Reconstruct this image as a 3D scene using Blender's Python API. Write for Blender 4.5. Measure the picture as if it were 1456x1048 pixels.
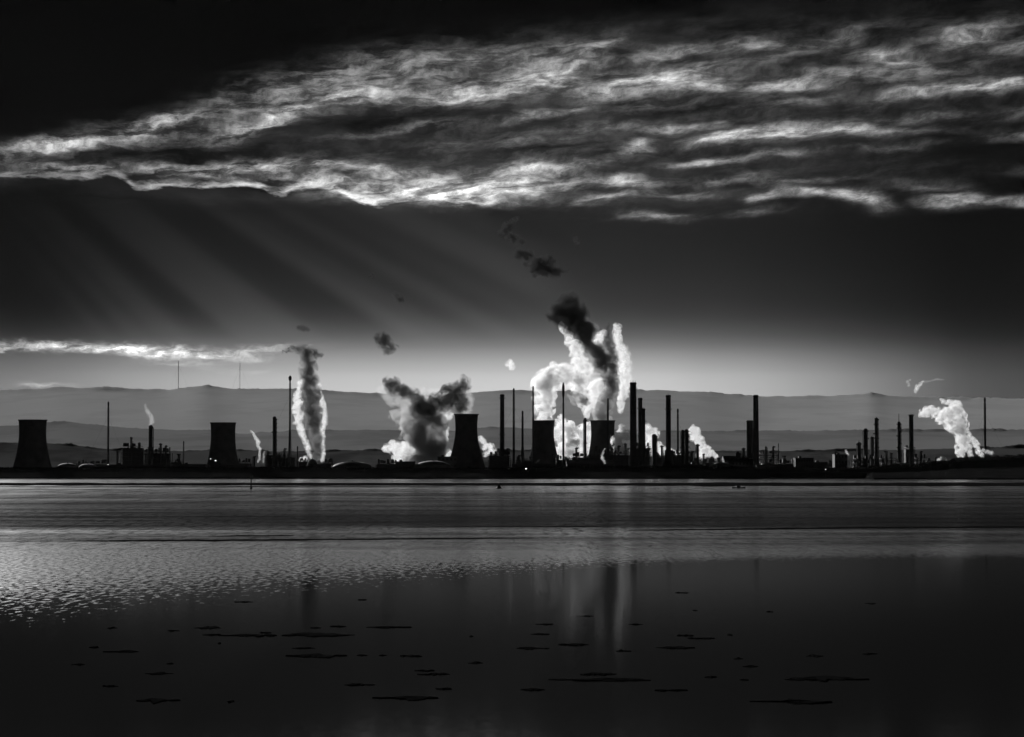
import bpy, bmesh, math, random
from mathutils import Vector, Matrix, noise
import numpy as np

scene = bpy.context.scene
for o in list(bpy.data.objects):
    bpy.data.objects.remove(o)
col = scene.collection
R = math.radians

# ------------------------------------------------------------------ camera
F = 3500.0            # focal length in photo pixels
CX, CY = 728.0, 524.0
HORIZON = 670.0
H = 6.3               # camera height above the water, metres
PITCH = math.atan((HORIZON - CY) / F)
cam_d = bpy.data.cameras.new("camera")
cam = bpy.data.objects.new("camera", cam_d)
col.objects.link(cam)
cam.location = (0, 0, H)
cam.rotation_euler = (math.pi / 2 + PITCH, 0, 0)
cam_d.sensor_fit = 'HORIZONTAL'
cam_d.sensor_width = 36.0
cam_d.lens = 36.0 * F / 1456.0
cam_d.clip_start = 0.5
cam_d.clip_end = 60000
scene.camera = cam

def at(px, py, D):
    """site on the vertical plane Y = D whose photo position is (px, py)"""
    u, v = (px - CX) / F, (CY - py) / F
    y = math.cos(PITCH) - math.sin(PITCH) * v
    z = math.sin(PITCH) + math.cos(PITCH) * v
    s = D / y
    return Vector((u * s, D, H + z * s))

def on_water(px, py):
    u, v = (px - CX) / F, (CY - py) / F
    y = math.cos(PITCH) - math.sin(PITCH) * v
    z = math.sin(PITCH) + math.cos(PITCH) * v
    s = -H / z
    return Vector((u * s, y * s, 0))

def sky_uv(px, py):
    """azimuth / elevation of a sky feature, in units of 1/3500 rad"""
    u, v = (px - CX) / F, (CY - py) / F
    y = math.cos(PITCH) - math.sin(PITCH) * v
    z = math.sin(PITCH) + math.cos(PITCH) * v
    return math.atan2(u, y) * F, z / math.hypot(u, y) * F

# ------------------------------------------------------------------ light
SUN_AZ, SUN_EL = R(-18.3), R(13.0)
sun_dir = Vector((math.sin(SUN_AZ) * math.cos(SUN_EL), math.cos(SUN_AZ) * math.cos(SUN_EL), math.sin(SUN_EL)))
sd = bpy.data.lights.new("sun", 'SUN')
sd.energy = 5.0
sd.angle = R(0.5)
sd.color = (1, 1, 1)
sun = bpy.data.objects.new("sun", sd)
col.objects.link(sun)
sun.rotation_euler = (-sun_dir).to_track_quat('-Z', 'Y').to_euler()
sun.location = sun_dir * 3000

scene.view_settings.view_transform = 'Standard'
scene.view_settings.look = 'None'
scene.view_settings.exposure = 0.0
scene.view_settings.gamma = 1.0
scene.view_settings.use_curve_mapping = False
scene.render.engine = 'CYCLES'
cy = scene.cycles
cy.use_denoising = True
cy.max_bounces = 8
cy.volume_bounces = 4
cy.diffuse_bounces = 2
cy.glossy_bounces = 3
cy.transparent_max_bounces = 16
cy.caustics_reflective = False
cy.caustics_refractive = False
cy.sample_clamp_indirect = 4.0
cy.volume_step_rate = 0.5
cy.adaptive_threshold = 0.02

# ------------------------------------------------------------------ node helpers
class NT:
    def __init__(self, tree):
        self.t = tree; self.n = tree.nodes; self.l = tree.links
    def _in(self, sock, v):
        if v is None: return
        if hasattr(v, 'is_output'): self.l.new(v, sock)
        else: sock.default_value = v
    def math(self, op, a, b=None, c=None, clamp=False):
        n = self.n.new('ShaderNodeMath'); n.operation = op; n.use_clamp = clamp
        for i, v in enumerate((a, b, c)):
            self._in(n.inputs[i], v)
        return n.outputs[0]
    def vmath(self, op, a, b=None):
        n = self.n.new('ShaderNodeVectorMath'); n.operation = op
        self._in(n.inputs[0], a); self._in(n.inputs[1], b)
        return n.outputs['Value'] if op in ('LENGTH', 'DOT_PRODUCT') else n.outputs[0]
    def sep(self, v):
        n = self.n.new('ShaderNodeSeparateXYZ'); self._in(n.inputs[0], v); return n.outputs
    def comb(self, x, y, z=0.0):
        n = self.n.new('ShaderNodeCombineXYZ')
        for i, v in enumerate((x, y, z)): self._in(n.inputs[i], v)
        return n.outputs[0]
    def mapr(self, v, a, b, c, d, interp='LINEAR', clamp=True):
        n = self.n.new('ShaderNodeMapRange'); n.interpolation_type = interp; n.clamp = clamp
        for i, x in enumerate((v, a, b, c, d)): self._in(n.inputs[i], x)
        return n.outputs[0]
    def noise(self, v, scale=1.0, detail=3.0, rough=0.5, dist=0.0, dim='3D'):
        n = self.n.new('ShaderNodeTexNoise'); n.noise_dimensions = dim
        if dim == '1D': self._in(n.inputs['W'], v)
        else: self._in(n.inputs['Vector'], v)
        n.inputs['Scale'].default_value = scale; n.inputs['Detail'].default_value = detail
        n.inputs['Roughness'].default_value = rough; n.inputs['Distortion'].default_value = dist
        return n.outputs
    def curve(self, v, pts, x0, x1, y0, y1):
        """piecewise smooth curve through pts given in real units"""
        t = self.mapr(v, x0, x1, 0.0, 1.0)
        n = self.n.new('ShaderNodeFloatCurve')
        self._in(n.inputs['Value'], t)
        cu = n.mapping.curves[0]
        P = [((x - x0) / (x1 - x0), (y - y0) / (y1 - y0)) for x, y in pts]
        cu.points[0].location = P[0]; cu.points[1].location = P[-1]
        for p in P[1:-1]: cu.points.new(*p)
        n.mapping.use_clip = False
        n.mapping.update()
        return self.math('MULTIPLY_ADD', n.outputs[0], y1 - y0, y0)

# ------------------------------------------------------------------ sky
world = bpy.data.worlds.new("World")
scene.world = world
world.use_nodes = True
w = NT(world.node_tree)
for n in list(w.n): w.n.remove(n)
tc = w.n.new('ShaderNodeTexCoord')
dx, dy, dz = w.sep(tc.outputs['Generated'])[:3]
U0 = w.math('MULTIPLY', w.math('ARCTAN2', dx, dy), F)
hyp = w.math('SQRT', w.math('ADD', w.math('MULTIPLY', dx, dx), w.math('ADD', w.math('MULTIPLY', dy, dy), 1e-6)))
V0 = w.math('MULTIPLY', w.math('DIVIDE', dz, hyp), F)
V0 = w.math('MAXIMUM', w.math('MINIMUM', V0, 20000.0), -50.0)
# wind-sheared warp of the cloud field
wa = w.noise(w.comb(w.math('MULTIPLY', U0, 1 / 130), w.math('MULTIPLY', V0, 1 / 38)), 1.0, 2.0, dim='2D')
wb = w.noise(w.comb(w.math('MULTIPLY_ADD', U0, 1 / 34, w.math('MULTIPLY', V0, .031)), w.math('MULTIPLY', V0, 1 / 12), 7.3), 1.0, 3.0, 0.6, dim='2D')
wax, way, _ = w.sep(wa['Color'])[:3]
wbx, wby, _ = w.sep(wb['Color'])[:3]
torn = w.mapr(U0, -500, 350, 1.0, 0.35)          # ragged towards the sun, smoother away from it
U = w.math('ADD', U0, w.math('ADD', w.math('MULTIPLY_ADD', wax, 70, -35), w.math('MULTIPLY', w.math('MULTIPLY_ADD', wbx, 26, -13), torn)))
V = w.math('ADD', V0, w.math('ADD', w.math('MULTIPLY_ADD', way, 24, -12), w.math('MULTIPLY', w.math('MULTIPLY_ADD', wby, 13, -6.5), torn)))
UV = w.comb(U, V)

def cu(pts):        # photo (x, y) -> sky units
    return [sky_uv(*p) for p in pts]

strokes = [
 (80,207,60,7,6,.55),(150,197,70,14,8,.12),(225,176,60,8,12,.42),(190,188,90,16,10,.14),(110,238,80,6,0,.32),
 (250,243,60,7,-5,.38),(340,240,110,9,3,.38),(430,240,90,10,2,.33),(370,180,90,10,18,.33),(430,155,70,9,25,.38),
 (490,138,70,9,8,.33),(600,142,110,8,0,.24),(560,120,120,25,10,.11),(330,150,100,22,25,.11),(420,130,90,25,22,.14),
 (500,100,90,18,15,.12),(620,90,110,18,8,.11),(700,85,90,18,10,.14),(690,128,90,12,8,.38),(760,115,80,14,14,.42),
 (820,104,50,12,18,.33),(860,122,70,12,6,.42),(940,116,90,14,3,.5),(1010,122,50,9,-8,.33),(850,70,60,9,18,.18),
 (790,80,70,14,22,.17),(940,80,60,7,12,.14),(1000,67,80,7,5,.18),(1080,65,40,7,5,.2),(1110,118,60,9,8,.33),
 (1190,110,80,9,8,.33),(1250,78,50,8,0,.33),(1290,85,40,10,-10,.18),(1380,50,70,12,12,.33),(1180,55,80,8,14,.12),
 (1310,130,70,8,8,.38),(1390,122,60,9,3,.38),(1040,195,60,9,8,.42),(1110,189,100,10,4,.5),(1190,186,80,8,0,.38),
 (1300,187,70,5,0,.14),(975,180,60,5,5,.33),(905,208,35,8,12,.38),(745,165,40,6,12,.24),(810,155,40,6,12,.18),
 (560,245,100,8,-3,.38),(500,265,100,9,-6,.5),(600,270,120,12,0,.6),(700,262,110,16,4,.55),(640,283,110,8,0,.5),
 (760,238,70,8,6,.5),(720,280,60,7,8,.45),(845,236,50,5,4,.3),(890,257,50,7,-4,.45),(1000,231,60,5,3,.38),
 (1100,222,70,4,4,.15),(860,282,45,7,8,.33),(930,306,50,5,-2,.38),(1040,256,60,5,6,.14),(1090,279,25,6,5,.3),
 (1165,275,60,6,-6,.42),(1232,284,40,9,-5,.55),(1365,288,45,9,0,.42),(1070,302,40,5,5,.12),
 (600,105,260,36,9,0.028),(330,170,220,30,14,0.020),(600,232,260,34,0,0.024),(880,95,260,45,6,0.024),(1130,85,240,45,6,0.024),(1350,80,160,60,8,0.024),(1000,175,280,32,3,0.020),(900,255,260,38,0,0.024),(1200,240,240,40,0,0.014),(1240,150,230,30,4,0.016),(760,190,200,30,6,0.020),
 (700,205,120,6,4,0.096),(620,180,110,7,6,0.084),(520,190,90,6,8,0.072),(860,180,90,6,3,0.120),(930,150,80,6,5,0.090),(1120,145,90,6,6,0.096),(1060,90,90,7,8,0.096),(1300,105,90,8,8,0.108),(1320,165,90,6,4,0.084),(1260,210,90,5,3,0.072),(980,275,80,5,0,0.120),(800,262,90,7,3,0.168),(1330,265,70,5,-3,0.096),(1140,255,80,5,2,0.084),(1000,95,70,7,8,0.096),
 (1450,120,70,9,4,.3),(1500,60,90,10,8,.25),(1480,190,90,6,2,.16),(1560,150,120,9,5,.25),(1460,285,60,6,0,.25),(1600,230,120,8,2,.2),(1650,90,140,12,6,.2),(-60,225,110,8,5,.3),(-120,245,120,9,2,.3),(-220,255,140,10,2,.25),
 (130,496,190,6,-1,.75),(250,500,130,5,-2,.55),(350,497,90,4,2,.4),(60,547,40,5,0,.3),(330,526,50,4,0,.12),(270,515,70,5,0,.12),
]
def stroke_sum(sel):
    total = None
    for (sx, sy, hl, ht, tilt, b) in sel:
        m = w.n.new('ShaderNodeMapping'); m.vector_type = 'TEXTURE'
        w.l.new(UV, m.inputs['Vector'])
        a, e = sky_uv(sx, sy)
        m.inputs['Location'].default_value = (a, e, 0)
        m.inputs['Rotation'].default_value = (0, 0, R(tilt))
        m.inputs['Scale'].default_value = (hl * 1.32, ht * 1.8, 1)
        l2 = w.vmath('DOT_PRODUCT', m.outputs[0], m.outputs[0])
        total = w.math('MULTIPLY_ADD', w.math('POWER', 0.05, l2), b * .9, 0.0 if total is None else total)
    return total
# fine combed structure inside the streaks
st = w.noise(w.comb(w.math('MULTIPLY', U, 1 / 85), w.math('MULTIPLY', w.math('MULTIPLY_ADD', U, -0.10, V), 1 / 17), 3.1), 1.0, 6.0, 0.62, dim='2D')
stf = w.mapr(st['Fac'], 0.33, 0.68, 0.1, 1.5, 'SMOOTHSTEP')
stf = w.math('MULTIPLY_ADD', w.math('SUBTRACT', stf, .85), w.mapr(U0, -450, 500, 1.0, 0.6), .85)
mot = w.noise(w.comb(w.math('MULTIPLY', U0, 1 / 24), w.math('MULTIPLY', w.math('MULTIPLY_ADD', U0, -0.15, V), 1 / 11)), 1.0, 5.0, 0.65, dim='2D')['Fac']
stf = w.math('MULTIPLY', stf, w.mapr(mot, .34, .66, .5, 1.45))
# lit lower edge of the cloud deck
edge = cu([(-60,252),(50,250),(100,252),(160,249),(185,260),(200,267),(260,263),(290,267),(340,262),(370,267),(395,274),(430,266),(480,272),(510,285),(540,289),(580,285),(620,281),(650,289),(700,288),(740,281),(800,275)])
edb = cu([(p, 0) for p in (-60, 800)])
e_y = w.curve(U0, edge, edge[0][0], edge[-1][0], 350, 450)
fdist = w.math('SUBTRACT', w.math('ADD', V0, w.math('ADD', w.math('MULTIPLY_ADD', wby, 14, -7), w.math('MULTIPLY_ADD', way, 6, -3))), e_y)
ebr = [(x, y) for x, y in zip([sky_uv(p, 300)[0] for p in (-60, 60, 180, 205, 300, 400, 520, 640, 700, 760, 800)], [.1, .3, .35, .6, .7, .75, .8, .7, .45, .1, 0])]
e_b = w.curve(U0, ebr, ebr[0][0], ebr[-1][0], 0, 1)
up = w.mapr(fdist, 0.0, 11.0, 1.0, 0.0, 'SMOOTHSTEP')
dn = w.mapr(fdist, -5.0, 1.5, 0.0, 1.0, 'SMOOTHSTEP')
rim = w.math('MULTIPLY', w.math('MULTIPLY', up, dn), w.math('MULTIPLY', e_b, w.mapr(st['Fac'], .38, .62, .12, 1.15)))
# clear Nishita sky, seen through the gap under the deck and thinly through it
sky = w.n.new('ShaderNodeTexSky')
sky.sky_type = 'NISHITA'
sky.sun_disc = False
sky.sun_elevation = SUN_EL
sky.sun_rotation = SUN_AZ
bw = w.n.new('ShaderNodeRGBToBW'); w.l.new(sky.outputs[0], bw.inputs[0])
def yv(y): return sky_uv(728, y)[1]
grad = [(yv(y), v) for y, v in ((720,.02),(690,.3),(640,.5),(570,.52),(545,.50),(525,.40),(505,.27),(485,.15),(465,.085),(440,.046),(400,.028),(340,.018),(300,.015),(250,.010),(150,.007),(40,.006))]
gv = w.curve(V0, grad, grad[0][0], grad[-1][0], 0, 1)
hz = [(sky_uv(p, 500)[0], g) for p, g in ((-3500,.04),(-1500,.10),(-500,.22),(0,.28),(60,.34),(200,.6),(400,.9),(600,1.05),(800,1.12),(1000,.92),(1150,.62),(1250,.38),(1330,.22),(1400,.12),(1500,.09),(2600,.06),(4500,.04))]
gh = w.curve(U0, hz, hz[0][0], hz[-1][0], 0, 1.2)
sd_ = [(sky_uv(p, 400)[0], g) for p, g in ((-2500,.08),(-300,.08),(0,.09),(60,.13),(150,.28),(300,.56),(500,.82),(750,.92),(950,.80),(1100,.56),(1200,.36),(1300,.18),(1400,.08),(1600,.07),(3500,.08))]
g2 = w.curve(U0, sd_, sd_[0][0], sd_[-1][0], 0, 1)
up_ = w.mapr(V0, yv(520), yv(430), 0, 1, 'SMOOTHSTEP')
gh = w.math('MULTIPLY_ADD', w.math('SUBTRACT', g2, gh), up_, gh)
# shafts of light fanning out from the hidden sun
su, sv = SUN_AZ * F, math.tan(SUN_EL) * F
ang = w.math('ARCTAN2', w.math('SUBTRACT', U0, su), w.math('SUBTRACT', sv, V0))
rn = w.noise(w.math('MULTIPLY', ang, 8.5), 1.0, 2.0, 0.5, dim='1D')['Fac']
ray = w.mapr(rn, 0.38, 0.65, 0.70, 1.8, 'SMOOTHSTEP')
rmask = w.math('MULTIPLY', w.mapr(V0, yv(500), yv(420), 0, 1, 'SMOOTHSTEP'), w.mapr(V0, yv(300), yv(270), 1, 0, 'SMOOTHSTEP'))
rmask = w.math('MULTIPLY', rmask, w.mapr(U0, sky_uv(700, 400)[0], sky_uv(880, 400)[0], 1, 0, 'SMOOTHSTEP'))
ray = w.math('MULTIPLY_ADD', w.math('SUBTRACT', ray, 1.0), rmask, 1.0)
# black clear corner above the deck
line = w.math('MULTIPLY_ADD', U0, 0.185, 605.0)
above = w.mapr(w.math('SUBTRACT', V, line), -40.0, 35.0, 1.0, 0.05, 'SMOOTHSTEP')
veil = w.noise(w.comb(w.math('MULTIPLY', U, 1 / 260), w.math('MULTIPLY', V, 1 / 42), 11.0), 1.0, 4.0, 0.55, dim='2D')['Fac']
vm = w.mapr(V0, yv(310), yv(270), 0, 1, 'SMOOTHSTEP')
veil = w.math('MULTIPLY_ADD', w.math('SUBTRACT', w.mapr(veil, .35, .7, .1, 3.6), 1.0), vm, 1.0)
base = w.math('MULTIPLY', w.math('MULTIPLY', gv, gh), w.math('MULTIPLY', ray, veil))
base = w.math('MULTIPLY', base, above)
thin = w.math('MULTIPLY', w.math('MULTIPLY', bw.outputs[0], 0.05), w.mapr(V0, -50, yv(480), 0.10, 0.001))
lum = w.math('ADD', base, thin)
def backg(c):
    bg = w.n.new('ShaderNodeBackground')
    if c is None: bg.inputs['Color'].default_value = (0, 0, 0, 1)
    else: w.l.new(c, bg.inputs['Color'])
    bg.inputs['Strength'].default_value = 1.0
    return bg.outputs[0]
def adds(a, b):
    n = w.n.new('ShaderNodeAddShader'); w.l.new(a, n.inputs[0]); w.l.new(b, n.inputs[1]); return n.outputs[0]
def gate(fac, sh):
    n = w.n.new('ShaderNodeMixShader'); w.l.new(fac, n.inputs[0]); w.l.new(backg(None), n.inputs[1]); w.l.new(sh, n.inputs[2]); return n.outputs[0]
def inside(v, a, b): return w.math('MULTIPLY', w.math('GREATER_THAN', v, a), w.math('LESS_THAN', v, b))
out = backg(lum)
# each stretch of the cloud deck is only worked out where it lies
cols = [-1000, -520, -280, -40, 200, 440, 1100]
for a_, b_ in zip(cols, cols[1:]):
    sel = [q for q in strokes if q[1] < 400 and a_ - q[2] * 2.1 - 75 < sky_uv(q[0], q[1])[0] < b_ + q[2] * 2.1 + 75]
    c_ = w.math('MULTIPLY', stroke_sum(sel), stf)
    if a_ < 120: c_ = w.math('ADD', c_, rim)
    out = adds(out, gate(w.math('MULTIPLY', inside(U0, a_, b_), inside(V0, yv(350), yv(-40))), backg(c_)))
sel = [q for q in strokes if q[1] > 400]
out = adds(out, gate(w.math('MULTIPLY', inside(U0, -1100, -120), inside(V0, yv(575), yv(465))), backg(w.math('MULTIPLY', stroke_sum(sel), stf))))
world.cycles.sampling_method = 'MANUAL'
world.cycles.sample_map_resolution = 512
wo = w.n.new('ShaderNodeOutputWorld')
w.l.new(out, wo.inputs['Surface'])

# ------------------------------------------------------------------ materials
def mat(name, c, rough=0.8, var=0.25, scale=0.4, metal=0.0, bump=0.0, spec=.3):
    m = bpy.data.materials.new(name); m.use_nodes = True
    t = NT(m.node_tree)
    b = t.n['Principled BSDF']
    geo = t.n.new('ShaderNodeTexCoord')
    nz = t.noise(geo.outputs['Object'], scale, 6.0, 0.6)
    val = t.mapr(nz['Fac'], 0.3, 0.7, c * (1 - var), c * (1 + var))
    t.l.new(t.comb(val, val, val), b.inputs['Base Color'])
    b.inputs['Roughness'].default_value = rough
    b.inputs['Metallic'].default_value = metal
    b.inputs['Specular IOR Level'].default_value = spec
    if bump:
        bn = t.n.new('ShaderNodeBump'); bn.inputs['Strength'].default_value = bump
        t.l.new(nz['Fac'], bn.inputs['Height']); t.l.new(bn.outputs[0], b.inputs['Normal'])
    return m
M = {
 'concrete': mat('weathered_concrete', .11, .9, .3, .12, spec=0),
 'brick': mat('dark_brick', .16, .9, .25, .3, spec=0),
 'steel': mat('dull_steel', .07, .75, .3, .5),
 'rust': mat('rusty_steel', .06, .75, .4, .6),
 'clad': mat('grey_cladding', .08, .8, .2, .2, spec=.1),
 'pale': mat('pale_paint', .16, .8, .15, .3),
 'roof': mat('roof_felt', .09, .85, .3, .3),
 'glass': mat('dark_glass', .03, .15, .1, .3),
 'grass': mat('rough_grass', .015, .95, .4, .05, spec=0),
 'leaf': mat('shrub_leaves', .03, .8, .4, .2, spec=0),
 'mud': mat('wet_mud', .012, 1, .4, .15, spec=0),
 'weed': mat('wet_weed', .012, 1, .4, 3.0, spec=0),
 'hull': mat('tarred_hull', .04, .5, .2, 1.0),
 'stone': mat('sea_wall_stone', .18, .9, .35, .5, spec=0),
}
def lamp_mat():
    m = bpy.data.materials.new('lit_lamp'); m.use_nodes = True
    t = NT(m.node_tree); t.n.clear()
    e = t.n.new('ShaderNodeEmission'); e.inputs[1].default_value = 3.0
    nz = t.noise(t.n.new('ShaderNodeTexCoord').outputs['Object'], 2.0)
    t.l.new(t.mapr(nz['Fac'], 0, 1, .8, 1.0), e.inputs[0])
    o = t.n.new('ShaderNodeOutputMaterial'); t.l.new(e.outputs[0], o.inputs[0])
    return m
M['lamp'] = lamp_mat()

# ------------------------------------------------------------------ mesh helpers
class MB:
    def __init__(s): s.v = []; s.f = []
    def add(s, v, f):
        k = len(s.v); s.v += [tuple(p) for p in v]; s.f += [tuple(i + k for i in q) for q in f]; return s
    def box(s, x0, x1, y0, y1, z0, z1):
        v = [(x, y, z) for z in (z0, z1) for x, y in ((x0, y0), (x1, y0), (x1, y1), (x0, y1))]
        return s.add(v, [(3, 2, 1, 0), (4, 5, 6, 7), (0, 1, 5, 4), (1, 2, 6, 5), (2, 3, 7, 6), (3, 0, 4, 7)])
    def lathe(s, prof, seg=16, cx=0, cy=0, caps=True):
        v = []
        for r, z in prof:
            for i in range(seg):
                a = 2 * math.pi * i / seg
                v.append((cx + r * math.cos(a), cy + r * math.sin(a), z))
        f = []
        for j in range(len(prof) - 1):
            for i in range(seg):
                k = (i + 1) % seg
                f.append((j * seg + i, j * seg + k, (j + 1) * seg + k, (j + 1) * seg + i))
        if caps:
            f.append(tuple(range(seg - 1, -1, -1)))
            f.append(tuple((len(prof) - 1) * seg + i for i in range(seg)))
        return s.add(v, f)
    def tube(s, a, b, r0, r1=None, seg=6):
        a = Vector(a); b = Vector(b); r1 = r0 if r1 is None else r1
        q = (b - a).to_track_quat('Z', 'Y')
        v = []
        for p, r in ((a, r0), (b, r1)):
            for i in range(seg):
                t = 2 * math.pi * i / seg
                v.append(p + q @ Vector((r * math.cos(t), r * math.sin(t), 0)))
        f = [(i, (i + 1) % seg, seg + (i + 1) % seg, seg + i) for i in range(seg)]
        f += [tuple(range(seg - 1, -1, -1)), tuple(seg + i for i in range(seg))]
        return s.add(v, f)
    def build(s, name, m, parent=None, loc=(0, 0, 0), smooth=False):
        me = bpy.data.meshes.new(name)
        me.from_pydata(s.v, [], s.f); me.update()
        if smooth: me.polygons.foreach_set('use_smooth', [True] * len(me.polygons))
        me.materials.append(m if not isinstance(m, str) else M[m])
        o = bpy.data.objects.new(name, me); col.objects.link(o)
        o.location = loc; o.parent = parent
        return o

def tag(o, label=None, cat=None, group=None, kind=None):
    if label: o['label'] = label
    if cat: o['category'] = cat
    if group: o['group'] = group
    if kind: o['kind'] = kind
    return o
def thing(name, label, cat, loc, group=None, rz=0):
    o = bpy.data.objects.new(name, None); col.objects.link(o)
    o.empty_display_size = 2
    o.location = loc; o.rotation_euler = (0, 0, rz)
    return tag(o, label, cat, group)

GZ = 2.0      # ground level of the works

# ------------------------------------------------------------------ water, banks, land
def water_mat():
    m = bpy.data.materials.new('estuary_water'); m.use_nodes = True
    t = NT(m.node_tree); t.n.clear()
    P = t.n.new('ShaderNodeNewGeometry').outputs['Position']
    X, Y, _ = t.sep(P)[:3]
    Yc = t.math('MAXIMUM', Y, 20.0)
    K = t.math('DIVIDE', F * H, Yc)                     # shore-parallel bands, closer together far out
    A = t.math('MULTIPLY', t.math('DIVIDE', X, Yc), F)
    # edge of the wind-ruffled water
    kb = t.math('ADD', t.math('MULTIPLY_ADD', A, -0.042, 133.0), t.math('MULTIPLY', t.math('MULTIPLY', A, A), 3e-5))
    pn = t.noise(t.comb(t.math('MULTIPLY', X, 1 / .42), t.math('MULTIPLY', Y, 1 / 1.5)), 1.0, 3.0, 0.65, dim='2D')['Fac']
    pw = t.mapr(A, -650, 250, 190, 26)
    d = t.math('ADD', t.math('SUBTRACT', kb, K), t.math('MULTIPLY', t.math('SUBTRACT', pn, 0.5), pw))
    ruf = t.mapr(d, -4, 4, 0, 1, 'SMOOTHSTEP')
    # slicks and wind lanes farther out, their reflected brightness painted into the glossy colour
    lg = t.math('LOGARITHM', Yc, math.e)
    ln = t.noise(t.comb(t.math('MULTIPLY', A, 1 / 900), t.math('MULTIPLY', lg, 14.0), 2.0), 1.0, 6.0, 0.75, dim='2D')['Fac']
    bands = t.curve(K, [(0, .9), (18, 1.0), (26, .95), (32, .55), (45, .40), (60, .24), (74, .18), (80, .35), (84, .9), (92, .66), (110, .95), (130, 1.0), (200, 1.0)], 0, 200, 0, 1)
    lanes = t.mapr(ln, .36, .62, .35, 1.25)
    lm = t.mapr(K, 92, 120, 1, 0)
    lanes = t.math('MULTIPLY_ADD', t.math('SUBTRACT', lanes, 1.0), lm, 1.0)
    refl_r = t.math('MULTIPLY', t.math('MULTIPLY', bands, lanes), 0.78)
    refl = t.math('MULTIPLY_ADD', t.math('SUBTRACT', refl_r, 0.09), ruf, 0.09)  # reflection strength painted by zone: dim on calm water, bright on ruffled
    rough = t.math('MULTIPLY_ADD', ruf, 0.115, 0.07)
    # ripples: slope fields of the near chop and the longer far chop
    def slopes(sx, sy, z):
        n = t.noise(t.comb(t.math('MULTIPLY', X, 1 / sx), t.math('MULTIPLY', Y, 1 / sy), z), 1.0, 3.0, 0.6, dim='2D')
        return t.sep(n['Color'])[:2]
    ax, ay = slopes(.29, 1.15, 1.0)
    bx, by = slopes(.9, 6.5, 5.0)
    cx_, cy_ = slopes(5.0, 60.0, 9.0)
    fn = t.mapr(K, 75, 130, 0, 1)
    ff = t.mapr(K, 25, 60, 0, 1)
    def mix3(a_, b_, c_):
        m1 = t.math('MULTIPLY_ADD', t.math('SUBTRACT', b_, c_), ff, c_)
        return t.math('SUBTRACT', t.math('MULTIPLY_ADD', t.math('SUBTRACT', a_, m1), fn, m1), .5)
    amp = t.math('MULTIPLY_ADD', ruf, t.mapr(K, 60, 150, .28, .38), 0.006)
    nx_ = t.math('MULTIPLY', mix3(ax, bx, cx_), t.math('MULTIPLY', amp, 1.3))
    ny_ = t.math('MULTIPLY', mix3(ay, by, cy_), amp)
    N = t.vmath('NORMALIZE', t.comb(nx_, ny_, 1.0))
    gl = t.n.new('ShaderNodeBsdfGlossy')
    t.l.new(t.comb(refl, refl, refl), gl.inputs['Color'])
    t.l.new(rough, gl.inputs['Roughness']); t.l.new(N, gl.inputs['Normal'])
    df = t.n.new('ShaderNodeBsdfDiffuse'); df.inputs['Color'].default_value = (.012, .012, .012, 1)
    ad = t.n.new('ShaderNodeAddShader'); t.l.new(gl.outputs[0], ad.inputs[0]); t.l.new(df.outputs[0], ad.inputs[1])
    o = t.n.new('ShaderNodeOutputMaterial'); t.l.new(ad.outputs[0], o.inputs[0])
    return m
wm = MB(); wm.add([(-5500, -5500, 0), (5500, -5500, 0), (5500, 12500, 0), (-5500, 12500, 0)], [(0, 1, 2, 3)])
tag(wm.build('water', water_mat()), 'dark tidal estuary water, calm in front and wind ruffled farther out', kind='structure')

def interp(pts, x):
    if x <= pts[0][0]: return pts[0][1]
    for (a, b), (c, d) in zip(pts, pts[1:]):
        if x <= c: return b + (d - b) * (x - a) / (c - a)
    return pts[-1][1]
def nz1(x, s=0.0): return noise.noise(Vector((x, s, 0.37)))

def mudbar(x0, x1, top, bot, height, label, seed, n=160, name='mud_bank'):
    """low bank between two shore-parallel outlines (photo rows of far and near edge)"""
    mb = MB(); rows = 7; vs = []
    for i in range(n + 1):
        s = i / n; px = x0 + (x1 - x0) * s
        e = min(1, min(s, 1 - s) * 9) if x0 > -50 or x1 < 1500 else 1
        e = e ** .6
        t_, b_ = interp(top, px), interp(bot, px)
        mid = (t_ + b_) / 2; hw = (b_ - t_) / 2 * max(e, .05)
        hw *= 1 + .35 * nz1(px * .02, seed) + .2 * nz1(px * .09, seed + 5)
        mid += .25 * hw * nz1(px * .03, seed + 9)
        far = on_water(px, mid - hw); near = on_water(px, mid + hw)
        for j in range(rows):
            u = j / (rows - 1)
            p = near.lerp(far, u)
            prof = math.sin(math.pi * u) ** .5 if 0 < u < 1 else 0
            z = -.02 + (height * prof * (.6 + .5 * nz1(px * .05 + j, seed + 2))) * max(e, .1)
            vs.append((p.x, p.y, z))
    fs = []
    for i in range(n):
        for j in range(rows - 1):
            a = i * rows + j
            fs.append((a, a + rows, a + rows + 1, a + 1))
    mb.add(vs, fs)
    return tag(mb.build(name, 'mud', smooth=True), label, kind='structure')
mudbar(-300, 1760, [(0, 686.6), (700, 686.6), (1240, 686.2), (1456, 685.8)], [(0, 690.2), (500, 690.6), (1000, 691.2), (1456, 691.6)], .35, 'long black mud bank across the far channel', 1)
mudbar(-300, 700, [(0, 691.6), (700, 691.7)], [(0, 692.8), (700, 692.5)], .12, 'thin dark mud bar just in front of the long far bank', 2)
mudbar(90, 780, [(90, 768), (400, 766.2), (780, 764)], [(90, 770.5), (300, 770), (500, 768.2), (780, 765.6)], .10, 'thin dark mud bar lying in the ruffled water left of centre', 3, name='mud_bar')
mudbar(300, 420, [(300, 761.6), (420, 760.6)], [(300, 763.2), (420, 762)], .09, 'short dark mud bar above the long one left of centre', 4, name='mud_bar')
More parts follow.
